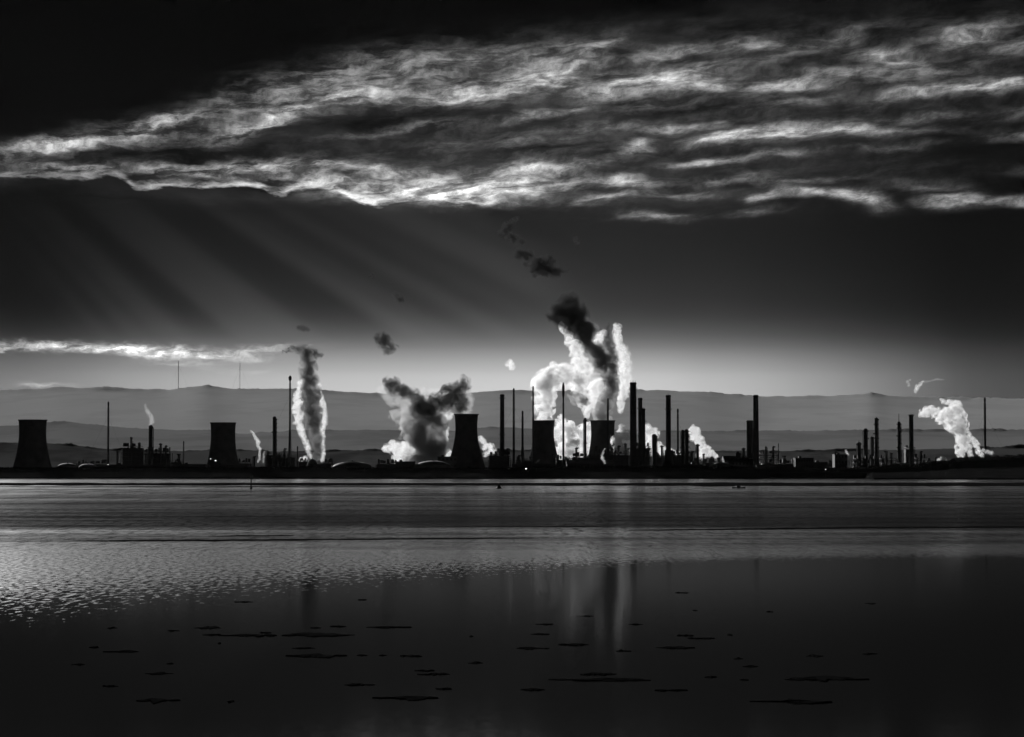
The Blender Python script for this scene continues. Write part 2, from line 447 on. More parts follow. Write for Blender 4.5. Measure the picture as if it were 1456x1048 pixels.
mudbar(880, 1500, [(880, 754), (1200, 749.5), (1500, 747)], [(880, 755.2), (1200, 752), (1500, 750.5)], .12, 'dark mud bar reaching out to the right edge', 6, name='mud_bar')
mudbar(560, 880, [(560, 749.3), (880, 747.5)], [(560, 750.3), (880, 748.7)], .09, 'faint thin mud bar at the middle of the far ripples', 7, name='mud_bar')

# far land: shore, flat works ground, back to the hills
shore = [(-400, 681), (1000, 681), (1180, 680.6), (1232, 680.8), (1240, 681.9), (1456, 682.2), (1900, 682.2)]
crest = [(-400, 663), (130, 663), (240, 662), (330, 663.5), (430, 661.5), (520, 664), (690, 664), (760, 662.5), (900, 661), (1040, 662.5), (1200, 664), (1240, 663), (1300, 661), (1335, 657), (1360, 652), (1400, 650), (1456, 648), (1900, 650)]
mb = MB(); vs = []; n = 700
for i in range(n + 1):
    px = -400 + 2300 * i / n
    s0 = on_water(px, interp(shore, px)); s0.z = -.2
    D1 = 2075
    c = at(px, interp(crest, px) + 1.6 + .7 * nz1(px * .07, 3) + .5 * nz1(px * .3, 8), D1)
    vs += [tuple(s0), (s0.x * 1.002, s0.y + 5, 1.3), (c.x * .992, D1 - 22, c.z * .55), tuple(c), (c.x * 1.008, D1 + 14, c.z * .93), (c.x * 1.03, D1 + 60, GZ), ((px - CX) / F * 12300, 12300, GZ)]
fs = [(i * 7 + j, (i + 1) * 7 + j, (i + 1) * 7 + j + 1, i * 7 + j + 1) for i in range(n) for j in range(6)]
mb.add(vs, fs)
tag(mb.build('land', 'grass'), 'flat dark far shore with a grassed flood bank', kind='structure')

def hill_mat(name, c, lo):  # ridge colours step paler with distance, standing in for haze
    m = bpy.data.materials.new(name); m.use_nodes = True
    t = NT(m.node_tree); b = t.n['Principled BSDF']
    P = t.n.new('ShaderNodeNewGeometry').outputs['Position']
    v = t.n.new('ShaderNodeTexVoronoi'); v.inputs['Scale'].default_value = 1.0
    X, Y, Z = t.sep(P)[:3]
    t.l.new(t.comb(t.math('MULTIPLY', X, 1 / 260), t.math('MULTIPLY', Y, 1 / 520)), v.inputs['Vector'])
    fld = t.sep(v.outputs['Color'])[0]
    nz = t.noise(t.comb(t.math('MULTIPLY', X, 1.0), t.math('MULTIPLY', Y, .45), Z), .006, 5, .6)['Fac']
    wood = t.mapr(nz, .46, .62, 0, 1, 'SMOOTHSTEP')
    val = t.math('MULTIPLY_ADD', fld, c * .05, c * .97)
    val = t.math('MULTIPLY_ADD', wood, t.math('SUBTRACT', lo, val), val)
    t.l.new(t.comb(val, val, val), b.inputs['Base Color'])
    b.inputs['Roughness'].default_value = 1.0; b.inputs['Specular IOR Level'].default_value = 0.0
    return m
WQ = [(q, math.exp(-(q / 4) ** 2)) for q in range(-8, 9)]
WQ = [(q, x / sum(y for _, y in WQ)) for q, x in WQ]
def hill(name, label, prof, D0, D1, m, rough, seed, px0=-1100, px1=2550, nx=1100, ny=14):
    vs = []
    for i in range(nx + 1):
        px = px0 + (px1 - px0) * i / nx
        c = at(px, sum(interp(prof, px + q * 4) * wq for q, wq in WQ), D1)
        top = c.z + at(px, interp(prof, px), D1).z - c.z + rough * (nz1(px * .012, seed) + .6 * nz1(px * .05, seed + 1) + .7 * max(0, nz1(px * .03, seed + 11) + .1) * (abs(nz1(px * .16, seed + 2)) + .8 * abs(nz1(px * .45, seed + 4))) * 2 + .55 * abs(nz1(px * .3, seed + 5)) + .4 * abs(nz1(px * .8, seed + 6)))
        for j in range(ny + 1):
            s = 1.0 if j == ny else .988 * j / (ny - 1)
            Y = D0 + (D1 - D0) * s
            zz = GZ + .3 + ((top if j == ny else c.z) - GZ) * s
            zz += (1 - s) * s * 4 * rough * (.8 * noise.noise(Vector((px * .005, s * 3, seed + 7))) + .25 * noise.noise(Vector((px * .012, s * 5, seed + 8))))
            vs.append((c.x * Y / D1, Y, zz))
        vs.append((c.x * 1.06, D1 * 1.06, top * .97)); vs.append((c.x * 1.25, D1 * 1.25, GZ))
    k = ny + 3
    fs = [(i * k + j, (i + 1) * k + j, (i + 1) * k + j + 1, i * k + j + 1) for i in range(nx) for j in range(k - 1)]
    mb = MB(); mb.add(vs, fs)
    return tag(mb.build(name, m, smooth=True), label, kind='structure')
far = [(-400, 560), (0, 556), (50, 554), (85, 551), (150, 553), (210, 555), (245, 554), (268, 550), (292, 548), (312, 552), (350, 553.5), (420, 553), (470, 557), (540, 561), (620, 562), (700, 557), (760, 557), (880, 555), (930, 555), (1000, 557), (1050, 561.5), (1100, 564), (1180, 563), (1225, 561), (1240, 559), (1255, 562), (1320, 566), (1400, 566), (1900, 570)]
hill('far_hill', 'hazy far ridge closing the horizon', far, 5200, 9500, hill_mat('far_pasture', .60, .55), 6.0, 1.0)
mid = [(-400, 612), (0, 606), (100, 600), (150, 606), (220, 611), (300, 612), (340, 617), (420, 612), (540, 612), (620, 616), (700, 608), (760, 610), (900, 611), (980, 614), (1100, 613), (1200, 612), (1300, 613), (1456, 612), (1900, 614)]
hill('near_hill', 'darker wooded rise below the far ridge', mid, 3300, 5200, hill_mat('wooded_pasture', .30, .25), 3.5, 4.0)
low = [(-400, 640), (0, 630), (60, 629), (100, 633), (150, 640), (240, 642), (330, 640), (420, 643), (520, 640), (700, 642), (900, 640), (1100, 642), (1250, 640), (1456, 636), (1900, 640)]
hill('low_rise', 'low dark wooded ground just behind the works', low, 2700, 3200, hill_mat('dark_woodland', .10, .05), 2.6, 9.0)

# ------------------------------------------------------------------ works: builders
def scale(D): return D / F

def cooling_tower(px, top, ht, hthroat, hb, base, D, label):
    s = scale(D); c = at(px, base, D); root = thing('cooling_tower', label, 'cooling tower', (c.x, D, GZ), 'cooling towers of the works')
    zt = at(px, top, D).z - GZ
    rt, rth, rb = ht * s, hthroat * s, hb * s
    zth = zt * .78; leg = zt * .085
    prof = []
    N = 22
    for i in range(N + 1):
        z = leg + (zt - leg) * i / N
        if z < zth:
            a = zth - leg; k = math.sqrt(max((rb / rth) ** 2 - 1, .01))
            r = rth * math.sqrt(1 + (k * (zth - z) / a) ** 2)
        else:
            a = zt - zth; k = math.sqrt(max((rt / rth) ** 2 - 1, .01))
            r = rth * math.sqrt(1 + (k * (z - zth) / a) ** 2)
        prof.append((r, z))
    inner = [(r - .35, z) for r, z in reversed(prof)]
    mb = MB(); mb.lathe(prof + inner + [prof[0]], 48, caps=False)
    mb.build('shell', 'concrete', root, smooth=True)
    mb = MB(); mb.lathe([(rt + .05, zt - .7), (rt + .45, zt - .5), (rt + .45, zt + .15), (rt - .35, zt + .15), (rt - .35, zt - .6)], 48, caps=False)
    mb.build('rim', 'concrete', root)
    r0 = prof[0][0]
    for i in range(24):
        a = 2 * math.pi * i / 24; mb = MB()
        for dd in (-.13, .13):
            mb.tube((r0 * 1.03 * math.cos(a), r0 * 1.03 * math.sin(a), 0), (r0 * math.cos(a + dd), r0 * math.sin(a + dd), leg + .25), .28)
        mb.build('leg', 'concrete', root)
    mb = MB(); mb.lathe([(r0 * 1.1, 0), (r0 * 1.1, .9), (r0 * 1.04, .9), (r0 * 1.04, .1)], 40, caps=False)
    mb.lathe([(r0 * .86, 0), (r0 * .86, leg + .6), (r0 * .8, leg + .6)], 32)
    mb.build('basin', 'concrete', root)
    return root

def ring(root, r, z, wd, m='steel', rail=True):
    mb = MB(); seg = 14
    mb.lathe([(r, z), (r + wd, z), (r + wd, z + .18), (r, z + .18)], seg, caps=False)
    if rail:
        for i in range(seg):
            a = 2 * math.pi * i / seg; b = 2 * math.pi * (i + 1) / seg
            p = (r + wd - .06); A = (p * math.cos(a), p * math.sin(a)); B = (p * math.cos(b), p * math.sin(b))
            mb.tube((*A, z + .1), (*A, z + 1.2), .05, seg=4)
            mb.tube((*A, z + 1.2), (*B, z + 1.2), .05, seg=4)
    return mb.build('platform', m, root)
def ladder(root, r, z0, z1, ang=-1.2):
    mb = MB(); c, s = math.cos(ang), math.sin(ang)
    P = lambda off, z: ((r + .35) * c - off * s, (r + .35) * s + off * c, z)
    for o in (-.25, .25): mb.tube(P(o, z0), P(o, z1), .05, seg=4)
    z = z0
    while z < z1:
        mb.tube(P(-.25, z), P(.25, z), .035, seg=3); z += 1.2
    return mb.build('ladder', 'steel', root)

def chimney(px, top, wpx, D, label, taper=1.15, plats=(.9,), m='concrete', cap=True, rods=0, group='chimneys of the works', name='chimney', base_w=None):
    s = scale(D); c = at(px, 660, D); zt = at(px, top, D).z - GZ
    root = thing(name, label, 'chimney', (c.x, D, GZ), group)
    r1 = wpx * s / 2; r0 = r1 * taper
    mb = MB(); mb.lathe([(r0, 0), (r1, zt), (r1 * .72, zt), (r1 * .7, zt - 2)], 24)
    mb.build('shaft', m, root, smooth=False)
    mb = MB(); mb.lathe([(r0 * 1.35, 0), (r0 * 1.35, 1.2), (r0 * 1.1, 1.6)], 20); mb.build('footing', 'concrete', root)
    if cap:
        mb = MB(); mb.lathe([(r1 + .02, zt - 1.6), (r1 + .22, zt - 1.3), (r1 + .22, zt - .5), (r1 * .85, zt + .25), (r1 * .8, zt + .25), (r1 * .72, zt - .3)], 24, caps=False)
        mb.build('cap', 'steel', root)
    for f in plats: ring(root, r1 + (r0 - r1) * (1 - f) + .01, zt * f, .85)
    ladder(root, r1 + (r0 - r1) * .5, 2, zt - 1)
    for i in range(rods):
        a = i * 2.1 + 1.5; mb = MB(); mb.tube((r1 * .9 * math.cos(a), r1 * .9 * math.sin(a), zt - .5), (r1 * .9 * math.cos(a), r1 * .9 * math.sin(a), zt + 2.2), .12, .06, 5)
        mb.build('lightning_rod', 'steel', root)
    return root

def flare_stack(px, top, wpx, D, label, tip=1.5, tip_len=4, guys=True, lattice=False, base_w=None, group='slim flare stacks and vent stacks'):
    s = scale(D); c = at(px, 660, D); zt = at(px, top, D).z - GZ
    root = thing('flare_stack', label, 'flare stack', (c.x, D, GZ), group)
    r = wpx * s / 2
    mb = MB(); mb.tube((0, 0, 0), (0, 0, zt - tip_len), r * 1.1, r * .92, 12); mb.build('riser', 'rust', root)
    mb = MB(); mb.lathe([(r * .9, zt - tip_len), (r * tip, zt - tip_len * .7), (r * tip, zt - tip_len * .25), (r * .6, zt), (r * .4, zt)], 12); mb.build('tip', 'steel', root)
    for f in (.35, .62, .86): ring(root, r, zt * f, .45, rail=False)
    mb = MB()
    for q in range(4):
        a = q * 1.57 + .6; mb.tube((r * .9 * math.cos(a) * 1.5, r * .9 * math.sin(a) * 1.5, 0), (r * 1.4 * math.cos(a), r * 1.4 * math.sin(a), zt - tip_len * 1.3), .08, seg=4)
    mb.build('pilot_line', 'steel', root)
    if guys:
        for q in range(3):
            a = q * 2.094 + 1.57
            mb = MB(); mb.tube((0, 0, zt * .8), (zt * .42 * math.cos(a), zt * .42 * math.sin(a), 0), .035, seg=4); mb.build('guy_wire', 'steel', root)
    if lattice:
        h2 = zt * .45; bw = base_w * s / 2
        for q in range(3):
            a = q * 2.094 + .5
            mb = MB(); mb.tube((bw * math.cos(a), bw * math.sin(a), 0), (r * 1.2 * math.cos(a), r * 1.2 * math.sin(a), h2), .22, seg=5)
            b = a + 2.094
            for k in range(6):
                f, g = k / 6, (k + 1) / 6
                ra, rb = bw + (r * 1.2 - bw) * f, bw + (r * 1.2 - bw) * g
                mb.tube((ra * math.cos(a), ra * math.sin(a), h2 * f), (rb * math.cos(b), rb * math.sin(b), h2 * g), .12, seg=4)
                mb.tube((ra * math.cos(a), ra * math.sin(a), h2 * f), (ra * math.cos(b), ra * math.sin(b), h2 * f), .12, seg=4)
            mb.build('lattice_leg', 'steel', root)
    return root

def column(px, top, wpx, D, label, nplat=6, pipe=1, dome=True, flare=0.0, m='steel', group='tall process vessels', name='process_vessel', cat='process vessel', vent=0):
    s = scale(D); c = at(px, 660, D); zt = at(px, top, D).z - GZ
    root = thing(name, label, cat, (c.x, D, GZ), group)
    r = wpx * s / 2 * .78
    rs = random.Random(int(px * 7))
    mb = MB()
    prof = [(r * 1.12, 0), (r * 1.12, 2.2), (r, 2.6)]
    zb = zt - (r * .7 if dome else .2) - vent
    prof += [(r, zb * .55), (r * (1 - flare), zb * .58), (r * (1 - flare), zb)]
    if dome:
        rr = r * (1 - flare)
        prof += [(rr * math.cos(a), zb + r * .7 * math.sin(a)) for a in (.4, .8, 1.2, 1.5)]
    mb.lathe(prof, 20); mb.build('shell', m, root)
    for k in range(nplat):
        f = .16 + .8 * k / max(nplat - 1, 1)
        z = zb * f; rr = r * (1 - flare) if f > .57 else r
        a0 = rs.uniform(-2.2, .6)
        mb = MB(); seg = 8; wd = rs.uniform(.7, 1.15)
        vs = []
        for i in range(seg + 1):
            a = a0 + i / seg * rs.uniform(2.6, 3.0)
            for q, zz in ((rr - .02, z), (rr + wd, z), (rr + wd, z + 1.1), (rr + wd - .1, z + 1.1), (rr + wd - .1, z + .18), (rr - .02, z + .18)):
                vs.append((q * math.cos(a), q * math.sin(a), zz))
        fs = []
        for i in range(seg):
            for j in range(6):
                fs.append((i * 6 + j, (i + 1) * 6 + j, (i + 1) * 6 + (j + 1) % 6, i * 6 + (j + 1) % 6))
        mb.add(vs, fs); mb.build('platform', 'steel', root)
    for k in range(pipe):
        a = rs.choice((-.3, 3.4)) + k * .9; rp = .22 + .1 * rs.random(); q = r + .45
        mb = MB(); mb.tube((q * math.cos(a), q * math.sin(a), .5), (q * math.cos(a), q * math.sin(a), zb * .97), rp, seg=8)
        mb.tube((q * math.cos(a), q * math.sin(a), zb * .97), (0, 0, zb + r * .55), rp, seg=8)
        mb.build('overhead_pipe', 'rust', root)
    ladder(root, r, 1, zb * .95, -2.0)
    if vent:
        mb = MB(); mb.tube((0, 0, zb + r * .3), (0, 0, zt), .3, .22, 8); mb.build('vent_pipe', 'steel', root)
    return root

def frame_block(px0, px1, top, D, label, depth=14, seed=1, dense=.75, name='process_unit', cat='process unit'):
    """open steel structure with floors, vessels and pipe runs"""
    s = scale(D); a = at(px0, 660, D); b = at(px1, 660, D); zt = at(px0, top, D).z - GZ
    W = b.x - a.x; root = thing(name, label, cat, ((a.x + b.x) / 2, D, GZ), 'steel process units')
    rs = random.Random(seed)
    nx = max(2, int(W / 5)); fl = max(2, int(zt / 4.2))
    for i in range(nx + 1):
        x = -W / 2 + W * i / nx
        hh = zt * rs.uniform(.72, 1.0) if 0 < i < nx else zt * rs.uniform(.6, .92)
        for y in (0, depth):
            mb = MB(); mb.box(x - .22, x + .22, y - .22, y + .22, 0, hh); mb.build('post', 'rust', root)
    for k in range(1, fl + 1):
        z = zt * .88 * k / fl; cut = rs.uniform(0, .12) * W * k / fl
        mb = MB(); mb.box(-W / 2 + cut, W / 2 - rs.uniform(0, .1) * W * k / fl, -.6, depth + .6, z, z + .35)
        mb.build('floor', 'steel', root)
        mb = MB(); mb.box(-W / 2 + cut, W / 2 - cut, -.62, -.52, z + 1.1, z + 1.2)
        x = -W / 2 + cut
        while x < W / 2 - cut: mb.box(x - .05, x + .05, -.62, -.52, z + .35, z + 1.1); x += 2.0
        mb.build('handrail', 'steel', root)
        x = -W / 2 + 1.5
        while x < W / 2 - 2.5:
            if rs.random() < dense:
                wv = rs.uniform(1.4, 3.2); hv = min(zt / fl * .85, rs.uniform(2, 4)); y = rs.uniform(2, depth - 3)
                mb = MB()
                if rs.random() < .5: mb.lathe([(wv * .5, z + .35), (wv * .5, z + hv * .85), (wv * .25, z + hv)], 12, cx=x + wv / 2, cy=y)
                else: mb.box(x, x + wv, y, y + wv, z + .35, z + hv)
                mb.build('vessel', rs.choice(('steel', 'clad', 'rust')), root)
            x += rs.uniform(2.2, 4.5)
    for k in range(max(2, int(W / 7))):
        x = rs.uniform(-W / 2 + .5, W / 2 - .5); mb = MB(); r = rs.uniform(.2, .5)
        mb.tube((x, rs.uniform(1, depth - 1), .3), (x, 3, zt * rs.uniform(.9, 1.07)), r, r, 8); mb.build('stack_pipe', 'steel', root)
    for k in range(fl):
        z = zt * .88 * (k + .55) / fl; mb = MB(); mb.tube((-W / 2, 1, z), (W / 2, 1.4, z), .3, seg=8); mb.build('pipe_run', 'steel', root)
    x = -W * .42
    mb = MB(); mb.box(-W * .45, W * (.44 if dense > .85 else .38), 2, depth - 1, 0, zt * (.83 if dense > .85 else .42)); mb.build('enclosure', 'clad', root)
    return root

def building(px0, px1, top, D, label, depth=16, roof='flat', win=(0, 0), name='works_building', m='clad', extra=None):
    a = at(px0, 660, D); b = at(px1, 660, D); zt = at(px0, top, D).z - GZ
    W = b.x - a.x; root = thing(name, label, 'building', ((a.x + b.x) / 2, D, GZ), 'low works buildings')
    hw = zt if roof == 'flat' else zt * .78
    mb = MB(); mb.box(-W / 2, W / 2, 0, depth, 0, hw - (.4 if roof == 'flat' else 0)); mb.build('wall', m, root)
    if roof == 'flat':
        mb = MB(); mb.box(-W / 2 - .25, W / 2 + .25, -.25, depth + .25, hw - .4, hw); r_ = mb.build('roof', 'roof', root)
        mb = MB(); mb.box(-W * .3, -W * .3 + 2.4, 3, 6, hw, hw + 1.3); mb.build('roof_vent', 'steel', r_)
    else:
        o = .5
        mb = MB(); mb.add([(-W / 2 - o, -o, hw), (W / 2 + o, -o, hw), (W / 2 + o, depth + o, hw), (-W / 2 - o, depth + o, hw), (-W / 2 - o, depth / 2, zt), (W / 2 + o, depth / 2, zt)],
                          [(0, 1, 5, 4), (2, 3, 4, 5), (0, 4, 3), (1, 2, 5), (3, 2, 1, 0)])
        mb.build('roof', 'roof', root)
    nx, nz_ = win
    for i in range(nx):
        for k in range(nz_):
            x = -W / 2 + W * (i + .5) / nx; z = hw * (k + .55) / nz_
            ww, wh = min(W / nx * .5, 2.2), min(hw / nz_ * .4, 1.8)
            mb = MB(); mb.box(x - ww / 2, x + ww / 2, -.06, .1, z - wh / 2, z + wh / 2); wo_ = mb.build('window', 'glass', root)
            mb = MB(); mb.box(x - ww / 2 - .1, x + ww / 2 + .1, -.16, 0, z - wh / 2 - .2, z - wh / 2 - .01); mb.build('sill', 'concrete', wo_)
    mb = MB(); mb.box(W * .28, W * .28 + 2.2, -.08, .1, 0.02, 3.0); mb.build('door', 'steel', root)
    return root

def tank(px0, px1, top, D, label, dome=.25):
    a = at(px0, 660, D); b = at(px1, 660, D); zt = at(px0, top, D).z - GZ
    r = (b.x - a.x) / 2; root = thing('storage_tank', label, 'storage tank', ((a.x + b.x) / 2, D, GZ), 'storage tanks')
    zw = zt * (1 - dome)
    mb = MB(); mb.lathe([(r, 0), (r, zw * .33), (r + .03, zw * .335), (r + .03, zw * .66), (r, zw * .665), (r, zw), (r - .1, zw)], 40); mb.build('shell', 'pale', root)
    mb = MB(); mb.lathe([(r + .12, zw)] + [(r * math.cos(t), zw + (zt - zw) * math.sin(t)) for t in (.1, .35, .6, .85, 1.1, 1.35, 1.52)], 40); ro = mb.build('roof', 'pale', root, smooth=True)
    mb = MB(); mb.lathe([(.5, zt - .2), (.5, zt + .7), (.7, zt + .75), (.7, zt + .9)], 10); mb.build('vent', 'steel', ro)
    mb = MB(); N = 26
    for i in range(N):
        t0 = -2.6 + i * .07; z0 = zw * i / N
        mb.box((r + .05) * math.cos(t0), (r + .05) * math.cos(t0) + .5, (r + .9) * math.sin(t0), (r + .9) * math.sin(t0) + .8, z0, z0 + .12)
        mb.tube(((r + .9) * math.cos(t0), (r + .9) * math.sin(t0), z0), ((r + .9) * math.cos(t0), (r + .9) * math.sin(t0), z0 + 1.1), .05, seg=4)
    mb.build('stair', 'steel', root)
    return root

# ------------------------------------------------------------------ works: what stands where
cooling_tower(46, 597, 20, 19, 29, 662, 2200, 'cooling tower at the far left edge of the works')
cooling_tower(317, 601, 18, 17.2, 25, 662, 2200, 'squat cooling tower standing alone, no plume, between left chimney and wispy steam')
cooling_tower(663, 589, 17, 15.6, 29, 662, 2180, 'tallest black cooling tower with flaring base, dark cloud of steam beside it')
cooling_tower(773, 598, 15.6, 14.6, 27, 662, 2300, 'cooling tower with bright white steam column rising from its rim')
cooling_tower(857, 598, 17.5, 16.5, 26, 662, 2320, 'cooling tower half lost in steam, left of the thickest chimney')

flare_stack(153.5, 571, 2.4, 2150, 'thin solitary stack rising between the leftmost cooling tower and the left process unit', tip=1.1)
frame_block(172, 203, 629, 2170, 'blocky steel unit at far left with little spikes on its roof', seed=3, dense=.95)
column(214, 604, 9, 2165, 'stout tapering column of the left unit with a small steam wisp above', nplat=5, flare=.18)
frame_block(203, 242, 638, 2190, 'lower pipework unit right of the stout left column', seed=5, dense=.9)
column(167.5, 641, 2.4, 2150, 'short thin vessel at the left side of the spiky unit', nplat=2)
column(254, 645, 3.4, 2200, 'short stub vessel between left unit and squat cooling tower', nplat=2)
flare_stack(261, 627, 1.6, 2220, 'faint hair-thin vent pipe left of the squat cooling tower', tip=1.2, guys=False)
column(361.5, 648, 4, 2160, 'small vessel at the right foot of the squat cooling tower', nplat=2)
column(390, 592, 6.6, 2160, 'tall column with knobbly ladder platforms, left of the lattice flare', nplat=12)
frame_block(377, 400, 641, 2165, 'steel unit wrapped round the foot of the knobbly column', seed=11, dense=.9)
frame_block(399, 419, 645, 2180, 'low steel unit under the lattice flare', seed=12, dense=.9)
flare_stack(412, 534, 2.2, 2175, 'very tall thin flare with thickened tip, left of the first steam column', tip=2.0, tip_len=5, lattice=True, base_w=7)
flare_stack(423, 634, 1.4, 2160, 'thin short post between lattice flare and first steam column', guys=False)
chimney(714, 561, 6, 2160, 'straight chimney right of the tallest cooling tower', plats=(.95, .5))
frame_block(694, 726, 642, 2150, 'dark steel unit round the base of the straight chimney', seed=21, dense=.95)
flare_stack(730.5, 552, 2.8, 2150, 'slender stack just right of the straight chimney', tip=1.0)
flare_stack(743, 584, 2.8, 2150, 'shorter slender stack with spreading foot, third of the four left of the white plume', tip=1.0, lattice=True, base_w=9, guys=False)
flare_stack(758, 549, 2.4, 2150, 'slender stack standing before the left edge of the white plume', tip=1.0)
flare_stack(801, 544, 2.5, 2150, 'pointed slender stack in front of the big plume, between two cooling towers', tip=1.5, tip_len=14)
column(832, 594, 4.6, 2200, 'plain column left of the steam-veiled cooling tower', nplat=3)
flare_stack(864.5, 566, 2.6, 2150, 'slender stack crossing the steam-veiled cooling tower', tip=1.0)
chimney(900.5, 544, 9, 2140, 'thickest and tallest chimney, black, right of the big plume', plats=(.93,), rods=3, taper=1.1)
chimney(910.5, 566, 6, 2150, 'middle-height chimney, second of the close group of three', plats=(.86,), taper=1.0)
chimney(915.5, 581, 4.2, 2145, 'shortest and thinnest chimney of the close group of three', plats=(.8,), taper=1.1)
frame_block(894, 926, 629, 2150, 'tall steel unit round the feet of the three grouped chimneys', seed=31, dense=.95)
frame_block(872, 895, 641, 2160, 'lower steel unit left of the thickest chimney', seed=32, dense=.9)
column(930.5, 617, 8.5, 2165, 'stout round-headed vessel right of the three grouped chimneys', nplat=3)
frame_block(930, 946, 646, 2170, 'small steel unit beside the stout round-headed vessel', seed=34, dense=.9)
chimney(950.5, 562, 7, 2150, 'lone chimney with a ring platform high up, right of the chimney group', plats=(.82,), rods=1, taper=1.05)
chimney(951.5, 640, 12, 2152, 'wide stub tower round the foot of the ringed chimney', plats=(.6,), taper=1.2, cap=False, group='stubs')
flare_stack(964, 581, 2.3, 2155, 'slender stack just right of the ringed chimney', tip=1.2)
column(971, 611, 6, 2160, 'left one of the paired black vessels, right of the ringed chimney', nplat=8)
column(976.5, 610, 7, 2165, 'right one of the paired black vessels, beside the small white plume', nplat=8)
column(984, 641, 4, 2160, 'short vessel between the paired vessels and the knob-headed one', nplat=3)
column(992, 631, 5, 2160, 'slim knob-headed vessel before the small white plume', nplat=3)
frame_block(978, 1003, 652, 2170, 'low steel unit below the small white plume', seed=41)
chimney(1075, 562, 7.2, 2150, 'tall chimney with domed top standing on its own, right of centre', plats=(), taper=1.28)
chimney(1066.3, 598, 9.2, 2155, 'thick half-height chimney pressed against the tall domed one', plats=(), taper=1.02)
frame_block(1079, 1106, 640, 2160, 'boxy steel unit with daylight through its frame, right of the domed chimney', seed=51, dense=.5)
column(1089, 634.5, 3.4, 2165, 'stubby vent on the boxy unit right of the domed chimney', nplat=1)
column(1057.5, 636.5, 4.4, 2155, 'short vessel left of the paired chimneys', nplat=2)
building(1046, 1054, 644, 2160, 'small block left of the short vessel by the domed chimney', depth=8)
building(1030, 1070, 648, 2150, 'pitched-roof hall at the foot of the domed chimney', roof='pitched', win=(8, 2), depth=22)
flare_stack(1107, 630, .9, 2180, 'hair-thin mast at the right corner of the boxy unit', guys=False)
building(1131, 1157, 651, 2140, 'plain flat-roofed block standing clear, right of the boxy unit', win=(7, 3))
building(1157, 1176, 657, 2145, 'lower shed joined to the right of the flat-roofed block', win=(4, 1))
building(1187, 1205, 646, 2145, 'taller square building with roof pipe, left of the four right-hand columns', win=(4, 4))
column(1188.5, 642, 2.2, 2150, 'thin pipe on the corner of the taller square building', nplat=2)
column(1221.5, 626, 7.4, 2180, 'shortest of the four columns in the right-hand cluster', nplat=4, vent=1.5)
column(1231, 609, 8, 2180, 'rounded second column of the right-hand cluster', nplat=6)
column(1240.5, 621, 6.4, 2190, 'third column of the right-hand cluster, shorter than its neighbours', nplat=4, dome=False)
column(1246.2, 594, 6.4, 2170, 'tallest column of the right-hand cluster, at its right end', nplat=11, dome=False)
frame_block(1213, 1250, 649, 2165, 'pipework at the feet of the right-hand column cluster', seed=61)
frame_block(1252, 1276, 649, 2175, 'low pipe rack between the right-hand cluster and the spiky column', seed=62)
column(1278.5, 588, 6, 2165, 'spiky column with narrow top, left of the two lone right-hand stacks', nplat=12, vent=7)
chimney(1296, 590, 6.2, 2165, 'plain chimney with spreading unit at its base, left of the right-hand steam', plats=(.99,), taper=1.05)
frame_block(1288, 1301, 631, 2170, 'steel unit clasping the chimney left of the right-hand steam', seed=63, dense=.95)
frame_block(1301, 1320, 648, 2180, 'low steel unit between right-hand chimney and right-hand steam', seed=64)
flare_stack(1401, 565, 3, 2150, 'slender stack at the far right edge', tip=1.1)

building(148, 242, 660.5, 2110, 'very long low shed at left in front of the spiky unit', win=(24, 1), m='clad', depth=20)
building(255, 292, 660, 2115, 'low shed left of the squat cooling tower', win=(8, 1))
building(300, 352, 661, 2110, 'low shed in front of the squat cooling tower', win=(10, 1))
building(440, 470, 660, 2110, 'low shed below the first steam column', win=(7, 1))
tank(436, 452, 652.5, 2150, 'small dark tank with peaked roof at the foot of the first steam column', dome=.5)
tank(470, 532, 656, 2130, 'wide low tank with pale domed roof between the first two plumes', dome=.55)
tank(586, 644, 655, 2130, 'wide low tank with pale domed roof left of the tallest cooling tower', dome=.55)
building(562, 590, 656, 2125, 'low block left of the domed tank by the tallest cooling tower', win=(6, 1))
building(622, 650, 649, 2160, 'block at the left foot of the tallest cooling tower', win=(5, 3))
building(728, 800, 659.5, 2110, 'long low shed in front of the white-plumed cooling tower', win=(16, 1))
building(806, 872, 654, 2115, 'long hall in front of the steam-veiled cooling tower', roof='pitched', win=(14, 2))
building(930, 1000, 660, 2110, 'long low shed under the ringed chimney', win=(14, 1))
tank(1006, 1046, 657, 2115, 'low tank with pale roof, right of the small white plume', dome=.6)
building(1076, 1128, 661, 2110, 'low shed under the boxy unit', win=(10, 1))
tank(1262, 1300, 657.5, 2130, 'low tank before the chimney left of the right-hand steam', dome=.5)
tank(82, 110, 658.5, 2140, 'low tank right of the leftmost cooling tower', dome=.3)
tank(112, 138, 659.5, 2145, 'second low tank right of the leftmost cooling tower', dome=.3)

